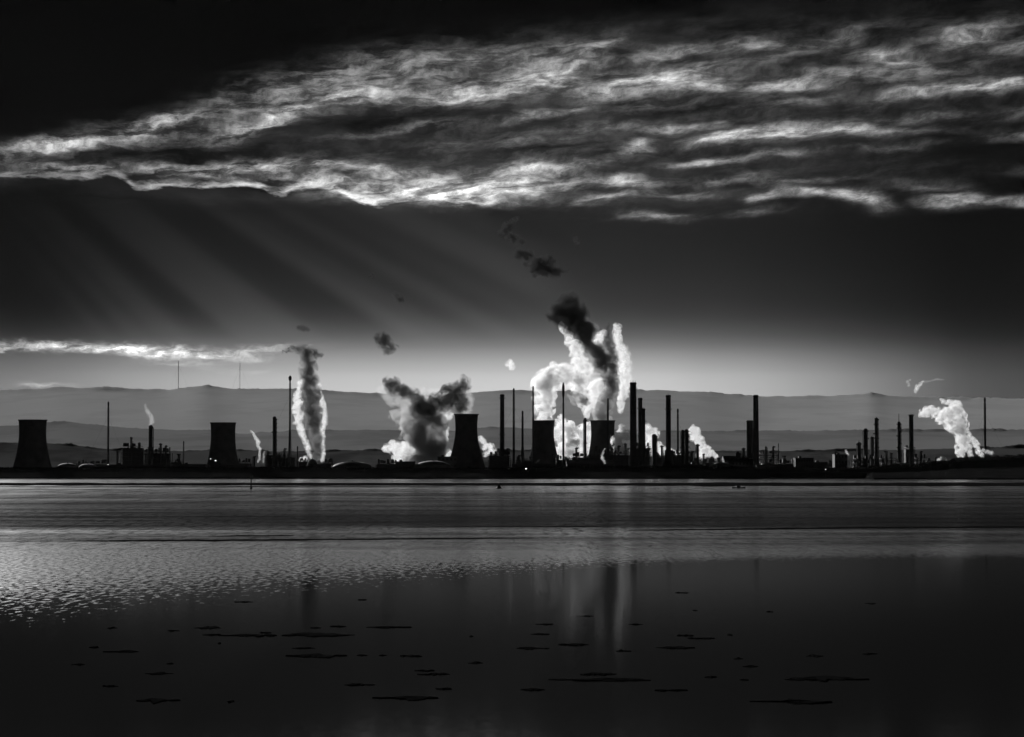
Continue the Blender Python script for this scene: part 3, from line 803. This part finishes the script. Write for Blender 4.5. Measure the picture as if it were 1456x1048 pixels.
for a_, b_, t_, D_, sd_, lb in ((100, 150, 656.5, 2165, 71, 'low pipe rack round the foot of the solitary left stack'), (242, 257, 653, 2185, 72, 'small pipework unit just right of the left process units'),
    (336, 358, 655, 2185, 73, 'low pipework at the right foot of the squat cooling tower'), (424, 438, 652, 2185, 74, 'small steel unit left of the upright steam column'),
    (458, 474, 655, 2190, 75, 'small steel unit right of the upright steam column'), (534, 566, 656, 2180, 76, 'low pipe rack left of the broad dark steam cloud'),
    (734, 757, 650, 2160, 77, 'pipework at the feet of the slender stacks'), (790, 812, 649, 2175, 78, 'steel unit at the foot of the pointed slender stack'),
    (812, 842, 645, 2180, 79, 'steel unit beneath the plain column between cooling towers'), (836, 874, 640, 2165, 80, 'tall pipework before the steam-veiled cooling tower'),
    (955, 981, 641, 2175, 81, 'pipework round the feet of the paired black vessels'), (1000, 1030, 654, 2180, 82, 'low pipe rack right of the small white plume'),
    (1106, 1132, 656, 2180, 83, 'low pipe rack between boxy unit and flat-roofed block'), (1176, 1188, 655, 2175, 84, 'small pipework left of the taller square building'),
    (1318, 1336, 653, 2180, 85, 'low pipework left of the right-hand steam')):
    frame_block(a_, b_, t_, D_, lb, seed=sd_, dense=.9)
for px_, tp_, w_, lb in ((704, 646, 2.6, 'left vent pipe on the unit round the straight chimney'), (722, 637, 2.6, 'right vent pipe on the unit round the straight chimney'),
    (738, 647, 3.0, 'stub vessel between the second and third slender stacks'), (786, 645, 2.6, 'stub vessel at the right foot of the white-plumed cooling tower'), (820, 636, 2.6, 'thin vessel left of the plain column between cooling towers'),
    (847, 634, 2.8, 'thin vessel before the steam-veiled cooling tower'), (880, 633, 2.8, 'left thin vessel on the lower unit by the thickest chimney'), (889, 630, 3.0, 'right thin vessel on the lower unit by the thickest chimney'),
    (941, 633, 3.2, 'thin vessel between the stout round-headed vessel and the ringed chimney'), (1000, 645, 2.6, 'stub vessel at the foot of the small white plume'), (1012, 649, 2.6, 'low stub vessel right of the small white plume'),
    (1100, 634, 2.4, 'vent pipe near the right end of the boxy unit'), (1115, 648, 2.6, 'stub vessel just right of the boxy unit'), (186, 621, 2.2, 'vent pipe on the spiky left unit'),
    (228, 630, 2.6, 'left vent on the lower pipework unit at left'), (236, 633, 2.4, 'right vent on the lower pipework unit at left'), (405, 637, 2.6, 'thin vessel between the knobbly column and the lattice flare'),
    (1260, 641, 2.6, 'left vent on the low rack by the spiky column'), (1268, 644, 2.4, 'right vent on the low rack by the spiky column'), (1310, 641, 2.6, 'stub vessel right of the right-hand chimney')):
    column(px_, tp_, w_, 2168 + px_ % 7, lb, nplat=2)
# lit lamps on short posts
def work_lamp(px, py, D, label, r=.35):
    c = at(px, py, D); root = thing('flood_lamp', label, 'lamp', (c.x, D, GZ), 'lit flood lamps of the works')
    h = c.z - GZ
    mb = MB(); mb.tube((0, 0, 0), (0, 0, h), .12, .08, 6); mb.build('post', 'steel', root)
    mb = MB(); mb.box(-r, r, -.12, .12, h - r * .5, h + r * .5); mb.build('lamp', 'lamp', root)
    mb = MB(); mb.box(-r - .05, r + .05, -.05, .3, h + r * .5 + .01, h + r * .5 + .1); mb.build('hood', 'steel', root)
for px, py, D, r, lb in ((306.5, 655, 2100, .8, 'brightest lit lamp, low in front of the squat cooling tower'), (299.5, 652.5, 2102, .5, 'lit lamp at left foot of squat cooling tower'),
    (153.5, 660.5, 2100, .4, 'small lit lamp at the foot of the solitary left stack'), (748, 666.5, 2060, .9, 'lit strip lamp low on the bank below the slender stacks'),
    (983, 658.5, 2100, .35, 'small lit lamp under the paired black vessels'), (1174, 667.5, 2060, .5, 'small lit lamp below the shed right of the flat-roofed block'),
    (1083, 660, 2100, .4, 'small lit lamp below the boxy unit'), (239, 600, 3600, .5, 'tiny far light on the slope left of the squat cooling tower')):
    if D < 3000: work_lamp(px, py, D, lb, r * .7)

# ------------------------------------------------------------------ hill masts, water marks, boat
def mast(px, top, base, D, label, thick=.4):
    c = at(px, base, D); t = at(px, top, D); root = thing('radio_mast', label, 'radio mast', (c.x, D, c.z - 12), 'radio masts on the far ridge')
    h = t.z - c.z + 12
    mb = MB(); r = 1.3
    for q in range(3):
        a = q * 2.094; mb.tube((r * math.cos(a), r * math.sin(a), 0), (r * math.cos(a), r * math.sin(a), h), thick, seg=4)
        b = a + 2.094
        for k in range(24):
            mb.tube((r * math.cos(a), r * math.sin(a), h * k / 24), (r * math.cos(b), r * math.sin(b), h * (k + 1) / 24), .25, seg=3)
    mb.build('lattice', 'steel', root)
    mb = MB(); mb.tube((0, 0, h - 1), (0, 0, h + 4), .4, seg=5); mb.build('antenna', 'steel', root)
    for q in range(3):
        a = q * 2.094 + .4; mb = MB(); mb.tube((0, 0, h * .9), (h * .4 * math.cos(a), h * .4 * math.sin(a), 0), .12, seg=3); mb.build('guy_wire', 'steel', root)
mast(253.5, 514, 553, 9480, 'tall thin radio mast on the far ridge, upper left')
mast(341, 516, 553, 9490, 'fainter radio mast on the far ridge, right of the taller one', .14)

def beacon(px, top, base, label):
    c = on_water(px, base); s = c.y / F; h = (base - top) * s
    root = thing('channel_post', label, 'channel marker', (c.x, c.y, -.4))
    mb = MB(); mb.tube((0, 0, 0), (0, 0, h + .4), .22, .18, 10); mb.build('post', 'weed', root)
    mb = MB(); mb.box(-.35, .35, -.35, .35, h - .3, h + .5); mb.build('topmark', 'steel', root)
    mb = MB(); mb.lathe([(.45, .2), (.4, .9), (.25, 1.1)], 10); mb.build('collar', 'weed', root)
beacon(357, 676, 695.5, 'thin dark post standing in the channel, left of centre')
c = on_water(709.5, 694.8); root = thing('channel_buoy', 'small dark conical buoy floating near the middle of the far channel', 'buoy', (c.x, c.y, 0))
mb = MB(); mb.lathe([(.5, -.3), (.95, -.05), (.95, .45), (.75, .6)], 20); mb.build('float', 'hull', root)
mb = MB()
for q in range(4):
    a = q * 1.57 + .7; mb.tube((.6 * math.cos(a), .6 * math.sin(a), .55), (.2 * math.cos(a), .2 * math.sin(a), 1.75), .09, seg=5)
mb.lathe([(.45, .6), (.2, 1.5)], 12); mb.build('cage', 'steel', root)
mb = MB(); mb.lathe([(.28, 1.65), (.28, 1.85), (.02, 2.3)], 12); mb.build('topmark', 'hull', root)

c = on_water(1050, 694.4); root = thing('moored_boat', 'small low dark boat with a little cabin, moored right of centre', 'boat', (c.x, c.y, 0))
mb = MB(); L = 2.5; secs = []
for i in range(13):
    s = i / 12; x = -L + 2 * L * s; wv = .95 * math.sin(math.pi * (.08 + .84 * s)) ** .5; sh = .38 + .22 * (2 * s - 1) ** 2
    secs.append([(x, -wv, sh), (x, -wv * .8, .05), (x, 0, -.25), (x, wv * .8, .05), (x, wv, sh), (x, 0, sh - .06)])
vs = [p for q in secs for p in q]
fs = [(i * 6 + j, (i + 1) * 6 + j, (i + 1) * 6 + (j + 1) % 6, i * 6 + (j + 1) % 6) for i in range(12) for j in range(6)] + [tuple(range(5, -1, -1)), tuple(72 + j for j in range(6))]
mb.add(vs, fs); mb.build('hull', 'hull', root)
mb = MB(); mb.box(-.75, .65, -.55, .55, .3, .95); cab = mb.build('cabin', 'hull', root)
mb = MB(); mb.box(-.9, .75, -.65, .65, .955, 1.05); mb.build('cabin_roof', 'steel', cab)
mb = MB(); mb.box(-.5, .4, -.57, -.5, .6, .85); mb.build('window', 'glass', cab)
mb = MB(); mb.tube((-.2, 0, 1.05), (-.2, 0, 1.7), .05, .03, 5); mb.build('mast', 'steel', root)

# ------------------------------------------------------------------ weed mats on the calm water
mats = [(295,893,41,4),(160,893,19,3),(247,897,19,2),(302,903,31,2),(357,904,72,4),(379,900,19,2),(458,903,103,6),(482,891,24,2),(449,893,19,2),(552,892,70,2.4),
 (516,853,14,2),(348,856,29,2),(134,921,14,3),(179,927,50,3),(112,945,19,3),(242,944,12,2),(225,958,43,3),(158,976,24,3),(225,996,50,7),(432,922,36,2),(446,933,91,6),
 (514,932,17,2),(543,932,11,2),(582,933,38,3),(676,943,24,3),(605,954,34,2.2),(619,959,43,3.4),(511,974,48,3.4),(632,980,26,4),(581,993,101,6),(328,998,14,3),(670,905,7,2),
 (312,915,6,2),(754,922,49,4),(773,888,27,2),(769,902,30,2),(815,917,49,3),(836,876,20,2),(884,926,22,2.4),(850,959,58,4),(851,967,143,5),(757,981,40,4.4),(957,921,52,4),(976,904,22,2.6),
 (996,908,37,2.6),(1038,903,9,2.4),(972,843,20,1.8),(988,868,8,2),(1094,870,10,2),(1050,937,17,3),(1067,948,25,3),(1160,933,30,4),(1011,963,20,2.4),(1058,967,15,2.6),(956,982,52,3.6),
 (1167,966,109,8),(1238,858,20,2),(1236,930,25,2.4),(905,888,25,2),(1130,998,114,6)]
rows = [(0, 882, 'farthest'), (882, 911, 'second'), (911, 936, 'middle'), (936, 970, 'fourth'), (970, 2000, 'nearest')]
ords = ['first', 'second', 'third', 'fourth', 'fifth', 'sixth', 'seventh', 'eighth', 'ninth', 'tenth', 'eleventh', 'twelfth', 'thirteenth', 'fourteenth', 'fifteenth', 'sixteenth', 'seventeenth', 'eighteenth', 'nineteenth', 'twentieth']
def weed_mat(px, py, wpx, hpx, label, seed):
    rs = random.Random(seed)
    c = on_water(px, py); s = c.y / F; W = wpx * s
    depth = on_water(px, py - hpx / 2).y - on_water(px, py + hpx / 2).y
    mb = MB(); nl = max(3, min(12, int(wpx / 7) + 2))
    for k in range(nl):
        # overlapping ragged lobes strung along the mat
        u = max(-.5, min(.5, rs.gauss(0, .22))) if k else 0
        lw = W * rs.uniform(.06, .22) if k else W * .42
        ld = depth * rs.uniform(.2, .7) * (1 - 1.3 * abs(u)) if k else depth * .10
        cx = u * W * .9; cyy = rs.uniform(-.4, .4) * depth * (1 - 1.4 * abs(u)) if k else 0
        N = 36; vs = []
        for i in range(N):
            a = 2 * math.pi * i / N
            rr = 1 + .35 * noise.noise(Vector((math.cos(a) * 1.7, math.sin(a) * 1.7, seed + k * 3.1))) + .3 * noise.noise(Vector((math.cos(a) * 5, math.sin(a) * 5, seed + k * 1.7)))
            ca = math.cos(a); sa = math.sin(a)
            sa = math.copysign(abs(sa) ** 2.2, sa)
            vs.append((cx + lw * rr * ca, cyy + ld * rr * sa, -.03))
        top = [(cx + (x - cx) * .93, cyy + (y - cyy) * .9, .008 + .008 * rs.random() + .002 * k) for x, y, z in vs]
        mb.add(vs + top + [(cx, cyy, .022 + .03 * rs.random())], [(i, (i + 1) % N, N + (i + 1) % N, N + i) for i in range(N)] + [(N + i, N + (i + 1) % N, 2 * N) for i in range(N)])
    o = mb.build('weed_mat', 'weed', None, (c.x, c.y, 0))
    return tag(o, label, 'weed mat', 'weed mats drifting on the calm water')
for lo_, hi_, rn_ in rows:
    sub = sorted([q for q in mats if lo_ <= q[1] < hi_])
    for i, (px, py, ww, hh) in enumerate(sub):
        size = 'very long ragged' if ww > 85 else 'long ragged' if ww > 44 else 'short thin' if ww > 18 else 'tiny'
        weed_mat(px, py, ww, hh * .75, f'{size} dark weed mat, {ords[i]} from left in the {rn_} row on calm water', px * 1.3 + py)

# ------------------------------------------------------------------ shrubs along the bank (one uncountable mass)
def scrub(name, label, spans, seed, n, leaf=.5):
    rs = random.Random(seed); vs = []; fs = []
    for _ in range(n):
        x0, x1, D, base, hmax = rs.choice(spans)
        px = rs.uniform(x0, x1)
        hh = hmax * (.45 + .55 * abs(nz1(px * .11, seed)) + .3 * nz1(px * .5, seed + 1))
        c = at(px, interp(crest, px), D)
        z = c.z - 2.5 + base + hh * rs.random() ** .8
        p = Vector((c.x + rs.gauss(0, .6), D + rs.uniform(-6, 8), z))
        d1 = Vector((rs.gauss(0, 1), rs.gauss(0, 1), rs.gauss(0, 1))).normalized() * leaf * rs.uniform(.5, 1.3)
        d2 = Vector((rs.gauss(0, 1), rs.gauss(0, 1), rs.gauss(0, 1))).normalized() * leaf * rs.uniform(.5, 1.3)
        k = len(vs); vs += [tuple(p - d1), tuple(p + d2), tuple(p + d1)]; fs.append((k, k + 1, k + 2))
    mb = MB(); mb.add(vs, fs)
    return tag(mb.build(name, 'leaf'), label, 'shrubs', kind='stuff')
scrub('shrub_belt', 'dark scrub along the far flood bank', [(-60, 1240, 2072, 0, 2.6)], 5, 18000, .75)
scrub('woodland', 'dark woodland on the rising bank at the right', [(1230, 1340, 2070, 0, 4.2), (1320, 1520, 2070, -.5, 5.5)], 8, 15000, .75)

# ------------------------------------------------------------------ steam and smoke
VOL = {  # density, albedo, anisotropy, erosion, soft edge
 'white': (.20, .965, .45, 1.0, .02, .75),
 'crisp': (.26, .965, .45, 1.25, .06, .5),
 'thin': (.08, .90, .45, 1.0, .05, .7),
 'pale': (.12, .62, .4, 1.0, .02, .8),
 'grey': (.30, .52, .3, .9, .02, .8),  # self-shade within thick steam put in as lower albedo
 'dark': (.26, .09, .1, .85, .0, .8),  # dark smoke; in steam bodies, self-shade painted as near-black albedo
 'shred': (.30, .08, .1, 1.1, .03, .75),
 'core': (.32, .30, .3, .8, .02, .7),  # self-shaded inside of a plume, painted by low albedo
}
def vol_mat(kind, spheres, seed):
    """steam that thins out towards the edge of its body: field of the puffs it is made of, eroded by noise"""
    dens, albedo, g, amp, lo, hi = VOL[kind]
    m = bpy.data.materials.new(kind + '_vapour'); m.use_nodes = True
    t = NT(m.node_tree); t.n.clear()
    v = t.n.new('ShaderNodeVolumePrincipled')
    v.inputs['Color'].default_value = (albedo, albedo, albedo, 1)
    v.inputs['Anisotropy'].default_value = g
    P = t.n.new('ShaderNodeTexCoord').outputs['Object']
    f = None
    segs = list(zip(spheres, spheres[1:])) or [(spheres[0], spheres[0])]
    for (c0, r0), (c1, r1) in segs:
        ba = Vector(c1) - Vector(c0); L2 = max(ba.length_squared, 1e-6)
        pa = t.vmath('SUBTRACT', P, tuple(c0))
        if ba.length > 3.2 * (r0 + r1): continue
        h = t.math('MULTIPLY', t.vmath('DOT_PRODUCT', pa, tuple(ba)), 1 / L2, clamp=True)
        n = t.n.new('ShaderNodeVectorMath'); n.operation = 'SCALE'; n.inputs[0].default_value = tuple(ba); t.l.new(h, n.inputs['Scale'])
        d = t.vmath('LENGTH', t.vmath('SUBTRACT', pa, n.outputs[0]))
        q = t.math('SUBTRACT', 1.0, t.math('DIVIDE', d, t.math('MULTIPLY_ADD', h, (r1 - r0) * 1.25, r0 * 1.25)))
        f = q if f is None else t.math('SMOOTH_MAX', f, q, .2)
    rm = sum(r for _, r in spheres) / len(spheres)
    sh = t.vmath('ADD', P, (seed * 3.7, seed * 1.3, seed * 2.1))
    nz = t.noise(sh, 1.25 / rm, 6.0, 0.62, 0.9)['Fac']
    f = t.math('MULTIPLY_ADD', t.math('SUBTRACT', nz, .54), amp * 4.2, f)
    t.l.new(t.mapr(f, lo, hi, 0.0, dens, 'SMOOTHSTEP'), v.inputs['Density'])
    o = t.n.new('ShaderNodeOutputMaterial'); t.l.new(v.outputs[0], o.inputs['Volume'])
    return m
ico = bmesh.new(); bmesh.ops.create_icosphere(ico, subdivisions=2, radius=1.0)
IV = np.array([v.co[:] for v in ico.verts]); IF = [[v.index for v in f.verts] for f in ico.faces]; ico.free()
IFa = np.array(IF)
work = bpy.data.scenes.new('workbench')      # the remesh runs here, away from the 2000 other objects
def puff(name, pts, D, m, parent, origin, seed, bump=.42, voxel=None, depth=0.0, rough=.16):
    """lumpy closed body swept along pts = (photo x, photo y, radius in photo px)"""
    rs = np.random.RandomState(seed); s = scale(D)
    C = []
    Q = []
    for i, (x, y, r) in enumerate(pts):
        j = .22 * r if 0 < i < len(pts) - 1 else 0
        Q.append((x + rs.uniform(-j, j), y + rs.uniform(-j, j), r * rs.uniform(.92, 1.12)))
        if i + 1 < len(pts):
            x2, y2, r2 = pts[i + 1]; rm = (r + r2) / 2; d = math.hypot(x2 - x, y2 - y)
            if d > .7 * rm and d < 6 * rm and len(pts) < 9:
                Q.append(((x + x2) / 2 + rs.uniform(-.45, .45) * rm, (y + y2) / 2 + rs.uniform(-.3, .3) * rm, rm * rs.uniform(.75, 1.2)))
    P = [(at(x, y, D) - Vector(origin) + Vector((0, rs.uniform(-.4, .4) * r * s, 0)), r * s) for x, y, r in Q]
    for i, (p, r) in enumerate(P):
        C.append((np.array(p), r))
        if i + 1 < len(P):
            q, r2 = P[i + 1]; d = (q - p).length
            if d < 3.2 * (r + r2):
                k = max(1, int(d / (.5 * (r + r2) / 2)))
                for j in range(1, k):
                    f = j / k; C.append((np.array(p.lerp(q, f)) + rs.normal(0, .12 * r, 3), (r + (r2 - r) * f) * rs.uniform(.8, 1.05)))
    B = [(c, r * 1.0) for c, r in C]
    for c, r in C:
        for _ in range(5):
            d = rs.normal(size=3); d /= np.linalg.norm(d); rr = r * rs.uniform(.25, bump + .08); cc = c + d * r * rs.uniform(.65, .9)
            B.append((cc, rr))
    vs = np.concatenate([IV * r + c for c, r in B]); fs = np.concatenate([IFa + 42 * i for i in range(len(B))]) if len(IV) == 42 else np.concatenate([IFa + len(IV) * i for i in range(len(B))])
    me = bpy.data.meshes.new(name); me.from_pydata(vs.tolist(), [], fs.tolist()); me.update()
    o = bpy.data.objects.new(name, me); work.collection.objects.link(o)
    rmax = max(r for _, r in C)
    vx = voxel or max(.45, rmax * .14)
    md = o.modifiers.new('r', 'REMESH'); md.mode = 'VOXEL'; md.voxel_size = vx
    work.view_layers[0].update()
    dg = work.view_layers[0].depsgraph
    me2 = bpy.data.meshes.new_from_object(o.evaluated_get(dg))
    o.modifiers.clear(); o.data = me2; me2.name = name
    work.collection.objects.unlink(o); col.objects.link(o)
    n = len(me2.vertices); co = np.empty(n * 3); me2.vertices.foreach_get('co', co); co = co.reshape(-1, 3)
    no = np.empty(n * 3); me2.vertices.foreach_get('normal', no); no = no.reshape(-1, 3)
    f1, f2 = 1.6 / rmax, 4.5 / rmax
    dsp = np.array([noise.noise(Vector(c * f1 + seed)) * rough * rmax for c in co])
    co = co + no * dsp[:, None]
    me2.vertices.foreach_set('co', co.ravel()); me2.update()
    me2.materials.clear(); me2.materials.append(vol_mat(m, [(p, r) for p, r in P], seed))
    o.parent = parent
    return o
def plume(name, label, cat, D, bodies, seed=1, group='steam plumes over the works'):
    x, y, r = bodies[0][1][0]
    c = at(x, y, D); o = thing(name, label, cat, c, group)
    for i, (pn, pts, m, *kw) in enumerate(bodies):
        puff(pn, pts, D + (kw[0].get('dd', 0) if kw else 0), m, o, c, seed * 17 + i, **({k: v for k, v in kw[0].items() if k != 'dd'} if kw else {}))
    return o

plume('steam_plume', 'tall upright steam column with dark core and bright edges, right of the lattice flare', 'steam plume', 2260, [
  ('core', [(451,652,8),(451,638,10),(449,620,13),(446,600,15),(443,580,16),(441,560,16),(440,542,15),(438,524,14),(438,507,14)], 'core'),
  ('cap', [(456,505,5),(446,500,8),(432,498,8),(420,495,5),(410,499,3)], 'dark'),
  ('sheath', [(444,652,4),(438,638,5),(430,620,6),(424,600,7),(421,582,8),(424,562,7),(428,545,6)], 'white', {'dd': 14}),
  ('sheath', [(458,654,4),(460,640,3.5),(459,620,4),(461,602,6),(458,582,6),(456,565,5),(454,548,4)], 'white', {'dd': 14}),
  ('base_puff', [(428,654,4),(434,652,5)], 'white')], 1)
plume('steam_plume', 'broad dark steam cloud with two raised lobes, left of the tallest cooling tower', 'steam plume', 2330, [
  ('core', [(604,652,30),(598,630,27),(594,608,25),(602,588,19),(614,606,18),(620,638,20)], 'grey'),
  ('veil', [(575,600,16),(585,580,18),(604,570,18),(622,580,16),(560,590,9)], 'pale', {'dd': 15}),
  ('veil', [(560,560,10),(545,556,9),(575,572,10)], 'pale', {'dd': 12}),
  ('veil', [(664,560,9),(668,575,8),(660,588,7)], 'pale', {'dd': 12}),
  ('left_lobe', [(598,578,12),(588,562,12),(572,556,11),(559,549,13),(552,543,9)], 'dark'),
  ('right_lobe', [(614,588,13),(622,570,14),(637,560,16),(652,552,15),(660,540,10),(654,570,13),(654,582,10)], 'dark'),
  ('billow', [(566,652,10),(572,638,12),(560,632,10),(548,638,8),(584,642,7)], 'white', {'dd': -30}),
  ('billow', [(636,646,8),(632,628,8),(632,608,9),(636,590,8),(630,578,5)], 'white', {'dd': 10}),
  ('billow', [(684,625,6),(692,634,7),(700,642,6),(690,646,5)], 'white')], 2)
plume('smoke_puff', 'lone dark smoke puff drifting above the left lobe of the broad cloud', 'smoke', 2330, [
  ('body', [(538,480,9),(547,487,12),(556,495,9),(549,502,5)], 'dark')], 3, 'loose puffs above the works')
plume('steam_plume', 'brilliant white steam rising from the cooling tower right of the slender stacks', 'steam plume', 2310, [
  ('column', [(773,597,13),(771,582,15),(769,566,16),(771,550,17),(778,538,16)], 'white'),
  ('column', [(778,545,14),(792,538,16),(804,532,16),(814,540,14),(824,548,14),(822,565,10)], 'white'),
  ('crest', [(781,527,7),(786,520,7),(794,522,6)], 'white'),
  ('ridge', [(824,540,14),(829,522,13),(821,505,11),(813,490,10),(806,474,8),(800,462,6)], 'white'),
  ('ridge', [(830,568,12),(842,560,12),(850,545,9),(838,578,9),(834,590,7)], 'white'),
  ('shade', [(812,562,8),(822,566,11),(834,572,8)], 'grey', {'dd': -25})], 4)
plume('shaded_plume', 'towering dark plume with rounded head leaning left, above the steam-veiled cooling tower', 'smoke', 2330, [  # tower steam; shadow on its body and head painted as dark albedo
  ('fill', [(846,594,9),(846,576,13),(850,556,15),(852,538,14),(842,524,11)], 'pale', {'dd': 12}),
  ('glow', [(842,492,6),(850,482,8),(858,474,6),(852,494,7)], 'white', {'dd': 14}),
  ('stem', [(858,597,13),(860,582,13),(866,566,13),(868,550,14),(864,532,15),(858,516,15),(850,500,14)], 'grey'),
  ('trunk', [(854,518,14),(844,498,15),(834,480,17),(824,464,18)], 'core'),
  ('head', [(830,470,20),(820,452,26),(806,443,25),(791,442,16),(812,432,19)], 'dark'),
  ('side_curl', [(868,545,10),(872,520,9),(868,495,8),(862,475,6),(866,462,4)], 'dark'),
  ('bright_edge', [(886,565,6),(893,538,7),(893,514,7),(888,494,6)], 'thin', {'dd': 8}),
  ('bright_edge', [(882,585,5),(884,565,8),(884,545,9),(886,520,9),(884,498,9),(880,480,8),(878,466,7)], 'white', {'dd': 10})], 5)
plume('steam_plume', 'low tumbling white steam between the two right cooling towers', 'steam plume', 2380, [
  ('billow', [(798,642,13),(812,630,14),(808,612,13),(799,600,9),(792,622,8)], 'crisp'),
  ('billow', [(816,648,12),(828,636,12),(837,622,11),(825,612,10),(840,606,9),(844,640,9)], 'crisp'),
  ('shade', [(810,632,6),(820,628,6)], 'grey', {'dd': -30})], 6)
plume('steam_plume', 'low white steam glowing behind the three grouped chimneys', 'steam plume', 2260, [
  ('billow', [(882,644,11),(880,628,10),(888,620,8),(884,608,6)], 'crisp'),
  ('billow', [(906,626,10),(914,616,10),(922,610,9),(926,624,10),(928,638,9)], 'crisp'),
  ('billow', [(936,634,7),(946,640,8),(958,644,7),(968,652,6)], 'crisp')], 7)
plume('steam_plume', 'small white plume slanting up left behind the paired black vessels', 'steam plume', 2250, [
  ('billow', [(1018,650,5),(1010,644,7),(1002,638,8),(994,628,9),(988,620,9),(984,612,6),(986,606,3.5)], 'crisp'),
  ('billow', [(996,648,7),(1002,644,8)], 'crisp')], 8)
plume('steam_plume', 'crisp white billowing plume near the right edge, above the wooded bank', 'steam plume', 2220, [
  ('billow', [(1366,649,5),(1370,638,9),(1368,622,12),(1364,608,14),(1362,594,15),(1356,584,13),(1346,590,11),(1336,598,7)], 'crisp'),
  ('billow', [(1396,651,3),(1390,640,5),(1386,628,5),(1376,620,7),(1366,612,9)], 'crisp'),
  ('billow', [(1336,592,8),(1326,586,10),(1316,584,9),(1309,590,5)], 'crisp'),
  ('billow', [(1356,578,8),(1362,574,6),(1340,572,4),(1338,568,3)], 'crisp'),
  ('billow', [(1380,648,4),(1378,636,5),(1370,628,6)], 'crisp')], 9)
plume('steam_wisp', 'thin pale wisps high over the right-hand plume', 'steam', 2220, [
  ('wisp', [(1302,556,4),(1304,550,3.5),(1309,546,3),(1313,542,2)], 'white'),
  ('wisp', [(1292,548,3),(1290,543,3),(1294,540,2)], 'thin'),
  ('wisp', [(1313,543,2),(1322,542,1.6),(1332,539,1.8),(1342,540,1.4),(1350,544,1.2)], 'thin')], 10, 'loose puffs above the works')
plume('steam_wisp', 'small steam wisp above the stout left column', 'steam', 2165, [
  ('wisp', [(214,603,4),(216,596,4.5),(213,589,4),(209,583,3),(207,575,2)], 'pale')], 11, 'small vents of steam')
plume('steam_wisp', 'thin pale steam thread right of the squat cooling tower', 'steam', 2165, [
  ('wisp', [(367,656,2),(369,648,2.5),(369,638,3),(366,628,3.5),(362,620,3),(357,613,1.6)], 'white')], 12, 'small vents of steam')
plume('steam_wisp', 'short bright steam jet left of the knobbly column', 'steam', 2150, [
  ('wisp', [(374.5,657,2.2),(375,650,2),(376,642,1.5)], 'white')], 13, 'small vents of steam')
plume('steam_puff', 'tiny bright puff hanging left of the white plume', 'steam', 2310, [
  ('body', [(722,518,4.5),(727,517,5.5),(727,524,3.5)], 'white')], 14, 'loose puffs above the works')
plume('steam_wisp', 'small bright steam leak low before the white-plumed cooling tower', 'steam', 2090, [
  ('wisp', [(762,658,1.6),(765,656,2),(767,654,1.4)], 'white')], 15, 'small vents of steam')
plume('steam_wisp', 'small bright steam leak low before the steam-veiled cooling tower', 'steam', 2090, [
  ('wisp', [(860,658,2),(857,652,3),(856,647,2.4),(860,638,1.6)], 'white')], 16, 'small vents of steam')
plume('steam_wisp', 'small steam puff beside the taller square building', 'steam', 2150, [
  ('wisp', [(1206,653,2),(1205,647,3),(1203,641,2)], 'white')], 17, 'small vents of steam')
plume('steam_wisp', 'small steam puff on the ground left of the right-hand plume', 'steam', 2110, [
  ('wisp', [(1334,654,3),(1339,652,4),(1344,654,2.5)], 'white')], 18, 'small vents of steam')
plume('steam_wisp', 'small steam puff at the far right end of the bank', 'steam', 2110, [
  ('wisp', [(1398,640,3),(1403,642,4),(1410,644,4)], 'white')], 19, 'small vents of steam')
plume('smoke_wisp', 'ragged dark smoke shreds drifting high over the centre', 'smoke', 2330, [
  ('shred', [(712,332,6.8),(722,326,9.5),(730,320,6.8),(735,310,4.1)], 'shred'),
  ('shred', [(724,336,8.1),(734,340,6.8),(742,344,5.4)], 'shred'),
  ('shred', [(740,360,12.2),(752,364,9.5),(748,374,8.1)], 'shred'),
  ('shred', [(762,384,10.8),(774,378,16.2),(782,384,12.2),(792,386,6.8),(806,386,4.1)], 'shred'),
  ('shred', [(818,340,4.7),(822,345,4.1)], 'shred')], 20, 'loose puffs above the works')
plume('smoke_wisp', 'small dark shreds above the top of the upright steam column', 'smoke', 2260, [
  ('shred', [(425,466,4.7),(432,467,5.4),(438,469,4.1)], 'shred'),
  ('shred', [(402,500,3.4),(410,497,4.1),(416,494,4.1)], 'shred')], 21, 'loose puffs above the works')
plume('smoke_wisp', 'faint dark shreds left of the high smoke, over the lone puff', 'smoke', 2330, [
  ('shred', [(527,390,4.1),(531,394,3.4)], 'shred'), ('shred', [(561,418,4.7),(567,424,6.8),(572,428,4.1)], 'shred')], 22, 'loose puffs above the works')

bpy.data.scenes.remove(work)
# ------------------------------------------------------------------ haze
hm = bpy.data.materials.new('haze'); hm.use_nodes = True
t = NT(hm.node_tree); t.n.clear()
v = t.n.new('ShaderNodeVolumePrincipled'); v.inputs['Color'].default_value = (.95, .95, .95, 1)
v.inputs['Density'].default_value = 1.7e-6; v.inputs['Anisotropy'].default_value = 0.15
o = t.n.new('ShaderNodeOutputMaterial'); t.l.new(v.outputs[0], o.inputs['Volume'])
mb = MB(); mb.box(-5600, 5600, -5600, 12600, -1.5, 446)
tag(mb.build('haze', hm), 'pale even haze over the whole estuary', kind='stuff')
